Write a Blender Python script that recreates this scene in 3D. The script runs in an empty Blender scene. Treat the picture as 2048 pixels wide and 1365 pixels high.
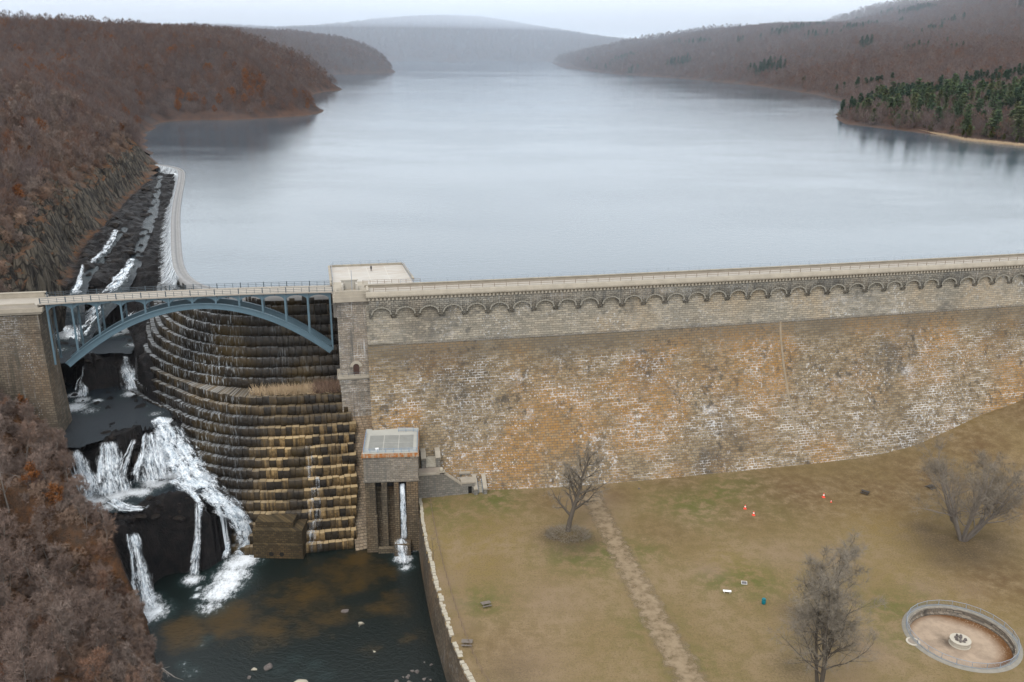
import bpy, bmesh, math, random
import numpy as np
from mathutils import Matrix, Vector

scene = bpy.context.scene
COL = scene.collection
PI = math.pi
R_ = math.radians

# ------------------------------------------------------------------ camera, sky, sun, exposure
F_PX, HZ, ROLL, CAM_Z = 1800.0, 88.0, R_(0.5), 113.0
PITCH = math.atan((682.5 - HZ) / F_PX)
cam_d = bpy.data.cameras.new("camera")
cam = bpy.data.objects.new("camera", cam_d)
COL.objects.link(cam)
cam_d.sensor_width = 36.0
cam_d.lens = 36.0 * F_PX / 2048.0
cam_d.clip_start = 1.0
cam_d.clip_end = 40000.0
CAM_R = Matrix.Rotation(PI / 2 - PITCH, 3, 'X') @ Matrix.Rotation(ROLL, 3, 'Z')
cam.matrix_world = Matrix.Translation((0, 0, CAM_Z)) @ CAM_R.to_4x4()
scene.camera = cam

SUN_EL, SUN_AZ = R_(52), R_(200)          # azimuth measured clockwise from +Y
world = bpy.data.worlds.new("World")
scene.world = world
world.use_nodes = True
wn = world.node_tree
wn.nodes.clear()
w_out = wn.nodes.new('ShaderNodeOutputWorld')
w_bg = wn.nodes.new('ShaderNodeBackground')
w_sky = wn.nodes.new('ShaderNodeTexSky')
w_sky.sky_type = 'NISHITA'
w_sky.sun_disc = False
w_sky.sun_elevation = SUN_EL
w_sky.sun_rotation = SUN_AZ
w_sky.altitude = 100
w_sky.air_density = 1.0
w_sky.dust_density = 4.0
w_sky.ozone_density = 1.0
w_tc = wn.nodes.new('ShaderNodeTexCoord')
w_nz = wn.nodes.new('ShaderNodeTexNoise')
w_nz.inputs['Scale'].default_value = 2.2
w_nz.inputs['Detail'].default_value = 4
w_map = wn.nodes.new('ShaderNodeMapping')
w_map.inputs['Scale'].default_value = (1, 1, 3.5)
w_cl = wn.nodes.new('ShaderNodeMix')
w_cl.data_type = 'RGBA'
w_cl.inputs[6].default_value = (7.7, 8.2, 8.65, 1)     # the cloud deck, thinner and thicker patches
w_cl.inputs[7].default_value = (9.1, 9.4, 9.55, 1)
w_mx = wn.nodes.new('ShaderNodeMix')
w_mx.data_type = 'RGBA'
w_mx.inputs[0].default_value = 0.85
wn.links.new(w_tc.outputs['Generated'], w_map.inputs['Vector'])
wn.links.new(w_map.outputs[0], w_nz.inputs['Vector'])
wn.links.new(w_nz.outputs[0], w_cl.inputs[0])
wn.links.new(w_sky.outputs[0], w_mx.inputs[6])
wn.links.new(w_cl.outputs[2], w_mx.inputs[7])
wn.links.new(w_mx.outputs[2], w_bg.inputs['Color'])
w_bg.inputs['Strength'].default_value = 0.1
wn.links.new(w_bg.outputs[0], w_out.inputs['Surface'])

sun_d = bpy.data.lights.new("sun", 'SUN')
sun_d.energy = 0.9
sun_d.angle = R_(22)
sun_d.color = (1.0, 0.97, 0.93)
sun = bpy.data.objects.new("sun", sun_d)
COL.objects.link(sun)
sdir = Vector((math.sin(SUN_AZ) * math.cos(SUN_EL), math.cos(SUN_AZ) * math.cos(SUN_EL), math.sin(SUN_EL)))
sun.rotation_euler = sdir.to_track_quat('Z', 'Y').to_euler()
sun.location = (0, 0, 400)

scene.view_settings.view_transform = 'Standard'
scene.view_settings.look = 'None'
scene.view_settings.exposure = 0.98
scene.view_settings.gamma = 1.0
scene.cycles.max_bounces = 5
scene.cycles.diffuse_bounces = 2
scene.cycles.glossy_bounces = 2
scene.cycles.transmission_bounces = 2
scene.cycles.transparent_max_bounces = 10
scene.cycles.volume_bounces = 2
scene.cycles.use_denoising = True
scene.cycles.use_adaptive_sampling = False
scene.cycles.adaptive_threshold = 0.015
scene.cycles.caustics_reflective = False
scene.cycles.caustics_refractive = False

# ------------------------------------------------------------------ measuring: a sight line of the survey photo met with a level plane
_Rn = np.array(CAM_R)


def ray(u, v):
    return _Rn @ np.array([(u - 1024) / F_PX, (682.5 - v) / F_PX, -1.0])


def P(u, v, z):
    d = ray(u, v)
    t = (z - CAM_Z) / d[2]
    return np.array([0, 0, CAM_Z]) + t * d


def PV(u, v, q0, q1):
    """the sight line met with the upright plane through q0 and q1"""
    n = np.cross(np.array(q1) - np.array(q0), [0, 0, 1.0])
    d = ray(u, v)
    t = n @ (np.array(q0) - np.array([0, 0, CAM_Z])) / (n @ d)
    return np.array([0, 0, CAM_Z]) + t * d


# ------------------------------------------------------------------ numpy noise
def _hash(ix, iy, seed):
    h = (ix.astype(np.int64) * 374761393 + iy.astype(np.int64) * 668265263 + seed * 974634777) & 0x7fffffff
    h = ((h ^ (h >> 13)) * 1274126177) & 0x7fffffff
    h = h ^ (h >> 16)
    return (h & 0xffff) / 65535.0


def vnoise(x, y, seed=0):
    x = np.asarray(x, float)
    y = np.asarray(y, float)
    ix, iy = np.floor(x), np.floor(y)
    fx, fy = x - ix, y - iy
    fx = fx * fx * (3 - 2 * fx)
    fy = fy * fy * (3 - 2 * fy)
    a, b = _hash(ix, iy, seed), _hash(ix + 1, iy, seed)
    c, d = _hash(ix, iy + 1, seed), _hash(ix + 1, iy + 1, seed)
    return (a * (1 - fx) + b * fx) * (1 - fy) + (c * (1 - fx) + d * fx) * fy


def fbm(x, y, oct=4, seed=0, gain=0.5):
    t, amp, tot = 0, 1.0, 0
    for o in range(oct):
        t = t + amp * vnoise(x * 2 ** o, y * 2 ** o, seed + o * 17)
        tot += amp
        amp *= gain
    return t / tot


def sstep(a, b, x):
    t = np.clip((x - a) / (b - a), 0, 1)
    return t * t * (3 - 2 * t)


# ------------------------------------------------------------------ meshes and objects
def add_attr(me, name, vals):
    vals = np.asarray(vals, np.float32)
    if vals.ndim == 1:
        a = me.attributes.new(name, 'FLOAT', 'POINT')
        a.data.foreach_set('value', vals)
    else:
        a = me.attributes.new(name, 'FLOAT_VECTOR', 'POINT')
        a.data.foreach_set('vector', vals.ravel())


def np_mesh(name, V, F, attrs=None, smooth=False):
    V = np.asarray(V, np.float32)
    F = np.asarray(F, np.int32)
    me = bpy.data.meshes.new(name)
    k = F.shape[1]
    me.vertices.add(len(V))
    me.vertices.foreach_set('co', V.ravel())
    me.loops.add(F.size)
    me.loops.foreach_set('vertex_index', F.ravel())
    me.polygons.add(len(F))
    me.polygons.foreach_set('loop_start', np.arange(len(F), dtype=np.int32) * k)
    if smooth:
        me.polygons.foreach_set('use_smooth', np.ones(len(F), bool))
    me.update(calc_edges=True)
    for n, vals in (attrs or {}).items():
        add_attr(me, n, vals)
    return me


def link(name, me, mat=None, parent=None):
    o = bpy.data.objects.new(name, me)
    COL.objects.link(o)
    if mat is not None and me is not None and not me.materials:
        me.materials.append(mat)
    if parent is not None:
        o.parent = parent
        if 'base' in parent:
            b = parent['base']
            o.location = (-b[0], -b[1], -b[2])
    return o


def thing(name, label, cat, loc=(0, 0, 0), group=None, world_parts=True):
    """an Empty at the base of a thing; its parts are given in world coordinates unless world_parts is False"""
    o = bpy.data.objects.new(name, None)
    o.empty_display_size = 0.5
    COL.objects.link(o)
    o.location = loc
    tag(o, label, cat, group)
    if world_parts:
        o['base'] = [float(c) for c in loc]
    return o


def tag(o, label, cat, group=None):
    o['label'] = label
    o['category'] = cat
    if group:
        o['group'] = group
    return o


def structure(o, kind='structure', label=None, cat=None):
    o['kind'] = kind
    if label:
        o['label'] = label
        o['category'] = cat
    return o


def copy_tree(o, parent=None):
    c = o.copy()
    COL.objects.link(c)
    if parent is not None:
        c.parent = parent
    for ch in list(o.children):
        copy_tree(ch, c)
    return c


class MB:
    """collects shapes into ONE mesh"""

    def __init__(s):
        s.v, s.f = [], []

    def add(s, V, F):
        n = len(s.v)
        s.v.extend([tuple(float(c) for c in q) for q in V])
        s.f.extend([tuple(i + n for i in f) for f in F])
        return s

    def box(s, o, ex, ey, ez, taper=0.0):
        """box from corner o along three edge vectors"""
        o, ex, ey, ez = (np.array(q, float) for q in (o, ex, ey, ez))
        V = [o, o + ex, o + ex + ey, o + ey]
        c = o + (ex + ey) / 2 + ez
        V += [(q + ez) + (c - (q + ez)) * taper for q in V[:4]]
        return s.add(V, [(3, 2, 1, 0), (4, 5, 6, 7), (0, 1, 5, 4), (1, 2, 6, 5), (2, 3, 7, 6), (3, 0, 4, 7)])

    def cbox(s, c, sx, sy, sz, rz=0.0, taper=0.0):
        """box standing on c (centre of its base)"""
        cr, sr = math.cos(rz), math.sin(rz)
        ex, ey = np.array([cr, sr, 0]) * sx, np.array([-sr, cr, 0]) * sy
        return s.box(np.array(c, float) - ex / 2 - ey / 2, ex, ey, (0, 0, sz), taper)

    def tube(s, p0, p1, r0, r1=None, n=6, cap=True):
        p0, p1 = np.array(p0, float), np.array(p1, float)
        r1 = r0 if r1 is None else r1
        d = p1 - p0
        d = d / (np.linalg.norm(d) + 1e-9)
        a = np.cross(d, [0, 0, 1.0]) if abs(d[2]) < 0.9 else np.cross(d, [1.0, 0, 0])
        a /= np.linalg.norm(a)
        b = np.cross(d, a)
        V = []
        for p, r in ((p0, r0), (p1, r1)):
            for k in range(n):
                t = 2 * PI * k / n
                V.append(p + r * (math.cos(t) * a + math.sin(t) * b))
        Fc = [(k, n + k, n + (k + 1) % n, (k + 1) % n) for k in range(n)]
        if cap:
            Fc += [tuple(range(n)), tuple(range(2 * n - 1, n - 1, -1))]
        return s.add(V, Fc)

    def path(s, pts, r, n=5):
        for a, b in zip(pts[:-1], pts[1:]):
            s.tube(a, b, r, r, n)
        return s

    def prism(s, poly, o, eu, ev, ew):
        """polygon in (u,v) swept along ew"""
        o, eu, ev, ew = (np.array(q, float) for q in (o, eu, ev, ew))
        k = len(poly)
        V = [o + eu * a + ev * b for a, b in poly] + [o + eu * a + ev * b + ew for a, b in poly]
        return s.add(V, [tuple(range(k)), tuple(range(2 * k - 1, k - 1, -1))] +
                     [(i, k + i, k + (i + 1) % k, (i + 1) % k) for i in range(k)])

    def lathe(s, c, prof, n=24, a0=0.0, a1=2 * PI):
        c = np.array(c, float)
        full = abs(a1 - a0 - 2 * PI) < 1e-6
        m = n if full else n + 1
        V = []
        for k in range(m):
            t = a0 + (a1 - a0) * k / n
            for r, z in prof:
                V.append(c + np.array([r * math.cos(t), r * math.sin(t), z]))
        q = len(prof)
        Fc = []
        for k in range(n):
            k2 = (k + 1) % m
            for j in range(q - 1):
                Fc.append((k * q + j, k2 * q + j, k2 * q + j + 1, k * q + j + 1))
        return s.add(V, Fc)

    def mesh(s, name, fix=True, smooth=False):
        me = bpy.data.meshes.new(name)
        me.from_pydata(s.v, [], s.f)
        if fix:
            bm = bmesh.new()
            bm.from_mesh(me)
            bmesh.ops.recalc_face_normals(bm, faces=bm.faces)
            bm.to_mesh(me)
            bm.free()
        if smooth:
            for p in me.polygons:
                p.use_smooth = True
        me.update()
        return me

    def build(s, name, mat, parent=None, smooth=False):
        return link(name, s.mesh(name, True, smooth), mat, parent)


def sweep(path, prof, close=False):
    """profile [(offset outward, z)] swept along a plan path [(x, y, nx, ny)]; returns V, F, st"""
    V, F, ST = [], [], []
    q = len(prof)
    L = 0.0
    lp = [0.0]
    for a, b in zip(prof[:-1], prof[1:]):
        lp.append(lp[-1] + math.hypot(b[0] - a[0], b[1] - a[1]))
    for i, (x, y, nx, ny) in enumerate(path):
        if i:
            L += math.hypot(x - path[i - 1][0], y - path[i - 1][1])
        for j, (o, z) in enumerate(prof):
            V.append((x + nx * o, y + ny * o, z))
            ST.append((L, lp[j], z))
    for i in range(len(path) - 1):
        for j in range(q - 1):
            a = i * q + j
            F.append((a, a + 1, a + q + 1, a + q))
    return np.array(V), np.array(F), np.array(ST)


def with_normals(pts, side=1):
    """plan points -> (x, y, nx, ny), normal to the right of travel for side=1"""
    pts = np.array(pts, float)[:, :2]
    t = np.gradient(pts, axis=0)
    t /= np.linalg.norm(t, axis=1)[:, None]
    return [(p[0], p[1], side * tt[1], -side * tt[0]) for p, tt in zip(pts, t)]


def resample(pts, step):
    pts = np.array(pts, float)
    d = np.r_[0, np.cumsum(np.linalg.norm(np.diff(pts, axis=0), axis=1))]
    n = max(2, int(round(d[-1] / step)) + 1)
    t = np.linspace(0, d[-1], n)
    return np.stack([np.interp(t, d, pts[:, k]) for k in range(pts.shape[1])], 1)


def smooth_path(pts, it=3):
    pts = np.array(pts, float)
    for _ in range(it):
        a = pts[:-1] * .75 + pts[1:] * .25
        b = pts[:-1] * .25 + pts[1:] * .75
        m = np.empty((2 * len(a), pts.shape[1]))
        m[0::2], m[1::2] = a, b
        pts = np.vstack([pts[:1], m, pts[-1:]])
    return pts


# ------------------------------------------------------------------ material helpers
class NT:
    def __init__(s, name):
        s.m = bpy.data.materials.new(name)
        s.m.use_nodes = True
        s.t = s.m.node_tree
        s.b = s.t.nodes['Principled BSDF']
        s.out = s.t.nodes['Material Output']

    def node(s, typ, **kw):
        n = s.t.nodes.new(typ)
        for k, v in kw.items():
            setattr(n, k, v)
        return n

    def set(s, sock, v):
        if hasattr(v, 'is_output'):
            s.t.links.new(v, sock)
        elif v is not None:
            if isinstance(v, (tuple, list)) and len(v) == 3 and sock.type == 'RGBA':
                v = (*v, 1)
            sock.default_value = v

    def attr(s, name, out='Fac'):
        n = s.node('ShaderNodeAttribute', attribute_name=name)
        return n.outputs[out]

    def pos(s):
        return s.node('ShaderNodeNewGeometry').outputs['Position']

    def map(s, vec, scale=(1, 1, 1), loc=(0, 0, 0), rot=(0, 0, 0)):
        n = s.node('ShaderNodeMapping')
        s.set(n.inputs['Vector'], vec)
        n.inputs['Scale'].default_value = scale
        n.inputs['Location'].default_value = loc
        n.inputs['Rotation'].default_value = rot
        return n.outputs[0]

    def noise(s, vec, scale, detail=3, rough=.5, out='Fac', dist=0.0):
        n = s.node('ShaderNodeTexNoise')
        s.set(n.inputs['Vector'], vec)
        n.inputs['Scale'].default_value = scale
        n.inputs['Detail'].default_value = detail
        n.inputs['Roughness'].default_value = rough
        n.inputs['Distortion'].default_value = dist
        return n.outputs[0] if out == 'Fac' else n.outputs[1]

    def vor(s, vec, scale, feature='F1', out='Distance'):
        n = s.node('ShaderNodeTexVoronoi', feature=feature)
        s.set(n.inputs['Vector'], vec)
        n.inputs['Scale'].default_value = scale
        return n.outputs[out]

    def math(s, op, a, b=None, clamp=False):
        n = s.node('ShaderNodeMath', operation=op)
        n.use_clamp = clamp
        s.set(n.inputs[0], a)
        if b is not None:
            s.set(n.inputs[1], b)
        return n.outputs[0]

    def rng(s, v, a, b, c=0.0, d=1.0):
        n = s.node('ShaderNodeMapRange')
        n.interpolation_type = 'SMOOTHSTEP'
        s.set(n.inputs[0], v)
        for i, q in enumerate((a, b, c, d)):
            n.inputs[i + 1].default_value = q
        return n.outputs[0]

    def mix(s, f, a, b, mode='MIX'):
        n = s.node('ShaderNodeMix', data_type='RGBA', blend_type=mode)
        s.set(n.inputs[0], f)
        s.set(n.inputs[6], a)
        s.set(n.inputs[7], b)
        return n.outputs[2]

    def ramp(s, f, stops):
        n = s.node('ShaderNodeValToRGB')
        s.set(n.inputs[0], f)
        e = n.color_ramp.elements
        while len(e) < len(stops):
            e.new(.5)
        for k, (p, c) in enumerate(stops):
            e[k].position = p
            e[k].color = (*c, 1)
        return n.outputs[0]

    def sep(s, v):
        n = s.node('ShaderNodeSeparateXYZ')
        s.set(n.inputs[0], v)
        return n.outputs

    def bump(s, h, strength=.5, dist=.1):
        n = s.node('ShaderNodeBump')
        n.inputs['Strength'].default_value = strength
        n.inputs['Distance'].default_value = dist
        s.set(n.inputs['Height'], h)
        return n.outputs[0]

    def fin(s, col=None, rough=None, normal=None, spec=.3, metal=0.0, alpha=None):
        s.set(s.b.inputs['Base Color'], col)
        if rough is not None:
            s.set(s.b.inputs['Roughness'], rough)
        if normal is not None:
            s.set(s.b.inputs['Normal'], normal)
        s.b.inputs['Specular IOR Level'].default_value = spec
        s.b.inputs['Metallic'].default_value = metal
        if alpha is not None:
            s.set(s.b.inputs['Alpha'], alpha)
        return s.m


def plain(name, c, rough=.8, var=.25, scale=1.5, spec=.3, metal=0.0):
    k = NT(name)
    p = k.pos()
    n = k.noise(p, scale, 4, .6)
    n2 = k.noise(p, scale * 9, 2, .5)
    col = k.mix(n, tuple(q * (1 - var) for q in c), tuple(min(1, q * (1 + var)) for q in c))
    col = k.mix(k.math('MULTIPLY', n2, .5), col, tuple(q * (1 - var) for q in c))
    return k.fin(col, rough, k.bump(n2, .3, .03), spec, metal)
# ------------------------------------------------------------------ materials
M = {}


def masonry(name, c_a, c_b, c_dark, rust, white, bw=1.45, bh=0.72, mortar=.1, joint=(.09, .08, .07), coord='st', wlo=.44, rust_c=(.33, .17, .06), grey=0.0, ztop=None):
    """coursed rock-faced granite with rust, soot and white lime weeping from the joints"""
    k = NT(name)
    if coord == 'st':
        vec = k.attr('st', 'Vector')
    else:
        vec = k.node('ShaderNodeTexCoord').outputs['Object']
        sx = k.sep(vec)
        cmb = k.node('ShaderNodeCombineXYZ')
        k.set(cmb.inputs[0], k.math('ADD', sx[0], sx[1]))
        k.set(cmb.inputs[1], sx[2])
        vec = cmb.outputs[0]
    wob = k.noise(vec, .8, 2, .5, 'Color')
    n = k.node('ShaderNodeVectorMath', operation='MULTIPLY_ADD')
    k.set(n.inputs[0], wob)
    n.inputs[1].default_value = (.25, .12, 0)
    k.set(n.inputs[2], vec)
    bvec = n.outputs[0]
    br = k.node('ShaderNodeTexBrick')
    br.offset, br.squash = .5, 1.0
    k.set(br.inputs['Vector'], bvec)
    br.inputs['Color1'].default_value = (0, 0, 0, 1)
    br.inputs['Color2'].default_value = (1, 1, 1, 1)
    br.inputs['Mortar'].default_value = (.5, .5, .5, 1)
    br.inputs['Scale'].default_value = 1.0
    br.inputs['Mortar Size'].default_value = mortar
    br.inputs['Mortar Smooth'].default_value = .25
    br.inputs['Brick Width'].default_value = bw
    br.inputs['Row Height'].default_value = bh
    mort = br.outputs['Fac']
    tint = k.sep(br.outputs['Color'])[0]
    big = k.noise(k.map(vec, (1, .55, 1)), .045, 4, .55)
    big2 = k.noise(k.map(vec, (1, .5, 1), (31, 17, 0)), .06, 4, .6)
    big3 = k.noise(k.map(vec, (1, .4, 1), (77, 5, 0)), .05, 4, .55)
    stk = k.noise(k.map(vec, (1, .09, 1)), .8, 4, .6)
    stk2 = k.noise(k.map(vec, (1, .2, 1), (9, 3, 0)), 1.5, 3, .6)
    fine = k.noise(vec, 2.6, 4, .65)
    base = k.mix(k.rng(tint, .1, .9), c_a, c_b)
    base = k.mix(k.math('MULTIPLY', k.rng(fine, .35, .75), .6), base, c_dark)
    if rust > 0:
        rf = k.math('MULTIPLY', k.rng(big, .42, .62), k.rng(k.math('ADD', stk, k.math('MULTIPLY', fine, .25)), .4, .75))
        base = k.mix(k.math('MULTIPLY', rf, rust), base, rust_c)
    dk = k.math('MULTIPLY', k.rng(big3, .5, .68), k.rng(stk, .3, .6))
    base = k.mix(k.math('MULTIPLY', dk, .75), base, c_dark)
    # joints: dark where clean, white where lime weeps
    zf = None
    if ztop is not None:
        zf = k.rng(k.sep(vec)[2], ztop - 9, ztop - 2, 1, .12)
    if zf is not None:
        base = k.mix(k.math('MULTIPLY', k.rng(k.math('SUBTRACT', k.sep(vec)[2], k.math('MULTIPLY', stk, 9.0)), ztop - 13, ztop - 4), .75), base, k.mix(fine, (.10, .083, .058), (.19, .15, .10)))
    wmask = k.rng(k.math('ADD', big2, k.math('MULTIPLY', k.math('SUBTRACT', stk, .5), .7)), wlo, wlo + .2)
    if zf is not None:
        wmask = k.math('MULTIPLY', wmask, zf)
    wm2 = k.rng(k.noise(k.map(vec, (.45, 1.3, 1)), .5, 3, .65), .42, .62)
    wm3 = k.rng(k.noise(k.map(vec, (.5, .8, 1), (12, 60, 0)), .13, 3, .6), .38, .58, .4, 1)
    jw = k.math('MULTIPLY', k.math('MULTIPLY', k.math('MULTIPLY', wmask, wm2), wm3), white, True)
    base = k.mix(k.math('MULTIPLY', mort, .7), base, joint)
    base = k.mix(k.math('MULTIPLY', k.math('MULTIPLY', mort, jw), .8), base, (.60, .58, .55))
    # teeth of lime hanging from each bed joint, and whole washed patches
    bs = k.sep(bvec)
    yr = k.math('DIVIDE', bs[1], bh)
    row = k.math('FLOOR', yr)
    fy = k.math('FRACT', yr)
    cb = k.node('ShaderNodeCombineXYZ')
    k.set(cb.inputs[0], k.math('MULTIPLY', bs[0], 2.1))
    k.set(cb.inputs[1], k.math('MULTIPLY', row, 5.37))
    tl_ = k.rng(k.noise(cb.outputs[0], 1.0, 2, .6), .46, .78, 0, .95)
    teeth = k.rng(k.math('SUBTRACT', tl_, k.math('SUBTRACT', 1.0, fy)), 0.0, .25)
    d2 = k.rng(k.noise(k.map(vec, (1, .45, 1), (3, 40, 0)), .11, 4, .65), .46, .64)
    zone = k.rng(k.noise(k.map(vec, (1, .6, 1), (14, 90, 0)), .034, 3, .55), .40, .60, .12, 1)
    drip = k.math('MULTIPLY', zone, k.math('MULTIPLY', teeth, k.math('MAXIMUM', d2, k.math('MULTIPLY', wmask, .6))), True)
    drip = k.math('MULTIPLY', drip, white, True)
    if zf is not None:
        drip = k.math('MULTIPLY', drip, zf)
    base = k.mix(k.math('MULTIPLY', drip, .78), base, (.57, .58, .59))
    d3 = k.math('MULTIPLY', k.rng(k.noise(k.map(vec, (1, .22, 1), (55, 21, 0)), .11, 5, .65), .60, .72), k.rng(fine, .38, .6))
    wash = k.math('MULTIPLY', d3, white, True)
    if zf is not None:
        wash = k.math('MULTIPLY', wash, zf)
    base = k.mix(k.math('MULTIPLY', wash, .6), base, (.60, .60, .61))
    rn = k.math('MULTIPLY', k.rng(k.noise(k.map(vec, (1, .035, 1), (41, 7, 0)), 1.15, 4, .7), .54, .66), k.rng(k.noise(k.map(vec, (1, .5, 1), (5, 66, 0)), .085, 4, .65), .47, .60))
    rn = k.math('MULTIPLY', k.math('MULTIPLY', rn, k.rng(fine, .3, .55, .35, 1)), white, True)
    if zf is not None:
        rn = k.math('MULTIPLY', rn, zf)
    base = k.mix(k.math('MULTIPLY', rn, .72), base, (.58, .59, .60))
    # soot runs
    sr_ = k.math('MULTIPLY', k.rng(k.noise(k.map(vec, (1, .07, 1), (19, 33, 0)), .5, 4, .6), .52, .68), k.rng(k.noise(k.map(vec, (1, .5, 1), (71, 2, 0)), .07, 3, .6), .42, .6))
    base = k.mix(k.math('MULTIPLY', sr_, .8), base, c_dark)
    h = k.math('ADD', k.math('MULTIPLY', k.math('SUBTRACT', 1.0, mort), 1.0), k.math('MULTIPLY', fine, .7))
    h = k.math('ADD', h, k.math('MULTIPLY', tint, .35))
    return k.fin(base, .9, k.bump(h, .8, .18), .2)


M['dam_face'] = masonry('dam_face_stone', (.18, .126, .064), (.30, .228, .138), (.056, .049, .041), .85, 1.0, wlo=.36, ztop=37.5, rust_c=(.30, .155, .042))
M['upper_wall'] = masonry('upper_wall_stone', (.215, .192, .15), (.32, .278, .212), (.085, .080, .070), .45, .6, bw=1.7, bh=.62, mortar=.06, wlo=.46, rust_c=(.33, .24, .14))
M['frieze'] = masonry('frieze_stone', (.24, .225, .19), (.34, .31, .255), (.105, .102, .094), .15, .7, bw=1.2, bh=.55, mortar=.07, coord='st', wlo=.46)
M['tower'] = masonry('tower_stone', (.20, .18, .15), (.31, .27, .215), (.075, .075, .073), .2, 1.0, bw=1.2, bh=.6, mortar=.08, coord='obj', wlo=.42)
M['pier'] = masonry('pier_stone', (.21, .165, .115), (.31, .245, .17), (.07, .06, .05), .3, .15, bw=1.3, bh=.6, mortar=.08, coord='obj', joint=(.05, .04, .03))
M['house'] = masonry('valve_house_stone', (.20, .175, .14), (.30, .26, .205), (.11, .105, .095), .12, .25, bw=1.2, bh=.55, mortar=.07, coord='obj')
M['house_wet'] = masonry('wet_pier_stone', (.10, .08, .055), (.17, .135, .09), (.035, .03, .024), .3, .0, bw=1.3, bh=.6, mortar=.08, coord='obj', joint=(.03, .025, .02))
M['stair'] = masonry('stair_stone', (.15, .147, .13), (.23, .215, .185), (.1, .105, .1), .12, .3, bw=1.3, bh=.6, mortar=.07, coord='obj')
M['abut'] = masonry('abutment_stone', (.11, .09, .068), (.185, .15, .11), (.06, .055, .045), .2, .55, bw=1.4, bh=.6, mortar=.08, coord='obj', joint=(.06, .05, .04), wlo=.5)
M['coping'] = plain('coping_granite', (.32, .28, .222), .85, .38, .45)
M['road'] = plain('road_concrete', (.32, .285, .24), .9, .28, .35)
M['terrace'] = None
M['concrete'] = plain('weathered_concrete', (.42, .38, .31), .9, .2, .5)
M['steel'] = plain('blue_grey_steel', (.078, .128, .158), .5, .25, .6, .4)
M['steel_dark'] = plain('dark_painted_steel', (.05, .07, .085), .5, .25, .7, .4)
M['rail_brown'] = plain('weathered_brown_rail', (.16, .11, .075), .7, .3, .6)
M['rail_grey'] = plain('galvanised_rail', (.22, .25, .29), .5, .15, .6, .5)
M['rail_blue'] = plain('blue_grey_rail', (.16, .23, .32), .5, .15, .6, .5)
M['dark'] = plain('dark_recess', (.012, .011, .01), .9, .2)
M['door'] = plain('dark_wood_door', (.05, .025, .018), .7, .2)
M['cone'] = plain('orange_plastic', (.75, .06, .03), .45, .06)
M['white'] = plain('white_paint', (.78, .77, .74), .6, .06)
M['teal'] = plain('teal_plastic', (.0, .13, .16), .45, .1)
M['wood'] = plain('grey_weathered_wood', (.15, .125, .105), .85, .25, 2)
M['iron'] = plain('grill_iron', (.11, .10, .10), .6, .25, 2)
M['boulder_pale'] = plain('pale_boulder', (.36, .32, .25), .9, .3, .8)
M['boulder_grey'] = plain('grey_boulder', (.13, .11, .10), .85, .35, .8)
M['cloth'] = plain('dark_clothing', (.02, .02, .025), .9, .2)
M['skin'] = plain('skin', (.45, .28, .2), .6, .05)
M['hair'] = plain('dark_hair', (.02, .015, .012), .7, .1)


def _terrace():
    k = NT('terrace_paving')
    v = k.attr('st', 'Vector')
    br = k.node('ShaderNodeTexBrick')
    br.offset = 0.0
    k.set(br.inputs['Vector'], v)
    br.inputs['Color1'].default_value = (.37, .34, .30, 1)
    br.inputs['Color2'].default_value = (.33, .285, .24, 1)
    br.inputs['Mortar'].default_value = (.45, .41, .35, 1)
    for n, q in (('Scale', 1), ('Mortar Size', .07), ('Brick Width', 5.2), ('Row Height', 5.6)):
        br.inputs[n].default_value = q
    n = k.noise(k.map(v, (.25, 1, 1)), .9, 4, .6)
    col = k.mix(k.rng(n, .45, .65, 0, .6), br.outputs['Color'], (.42, .41, .385))
    return k.fin(col, .9)


M['terrace'] = _terrace()


def _spill(name, tan, moss, wet):
    """stepped spillway blocks: dark wet granite, tan where dry, white threads of water on the risers"""
    k = NT(name)
    st = k.attr('st', 'Vector')
    p = k.pos()
    s = k.sep(p)
    z = s[2]
    br = k.attr('blk')
    dry = k.attr('dry')
    n1 = k.noise(k.map(p, (1, 1, .7)), .09, 4, .6)
    n2 = k.noise(p, 1.3, 4, .65)
    stk = k.noise(k.map(st, (1, .05, 1)), 1.1, 3, .6)
    nz = k.node('ShaderNodeNewGeometry').outputs['Normal']
    top = k.rng(k.sep(nz)[2], .35, .8)
    base = k.mix(k.rng(n2, .3, .7), (.011, .009, .007), (.034, .025, .016))
    base = k.mix(k.math('MULTIPLY', k.rng(n1, .44, .68), .7), base, (.075, .048, .013))
    d = k.math('MULTIPLY', dry, k.rng(k.math('ADD', k.math('MULTIPLY', br, .7), k.math('MULTIPLY', n1, .5)), .38, .85))
    dcol = k.mix(k.rng(n2, .35, .7), (.36, .235, .10), (.13, .08, .026))
    base = k.mix(k.math('MULTIPLY', d, k.rng(stk, .3, .62)), base, dcol)
    base = k.mix(k.math('MULTIPLY', top, .5), base, (.02, .016, .013))  # tread tops painted darker to offset the sky light on them
    base = k.mix(k.math('MULTIPLY', top, k.math('MULTIPLY', dry, k.rng(n1, .25, .6))), base, (.44, .32, .17))
    base = k.mix(.25, base, (0, 0, 0))
    w = k.attr('wet')
    thr = k.math('MULTIPLY', k.rng(k.noise(k.map(st, (1, .10, 1)), 2.9, 3, .6), .55, .63), w)
    lip = k.math('MULTIPLY', k.math('MULTIPLY', top, w), k.rng(k.noise(st, 1.6, 3, .6), .42, .6))
    grp = k.rng(k.noise(k.map(st, (1, .12, 1), (4, 4, 0)), .22, 3, .6), .42, .62)
    wh = k.math('MAXIMUM', k.math('MULTIPLY', k.math('MULTIPLY', thr, grp), .6), k.math('MULTIPLY', lip, .36), True)
    base = k.mix(wh, base, (.50, .54, .57))
    return k.fin(base, k.rng(dry, 0, 1, .5, .85), k.bump(n2, .6, .12), .35)


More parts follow.
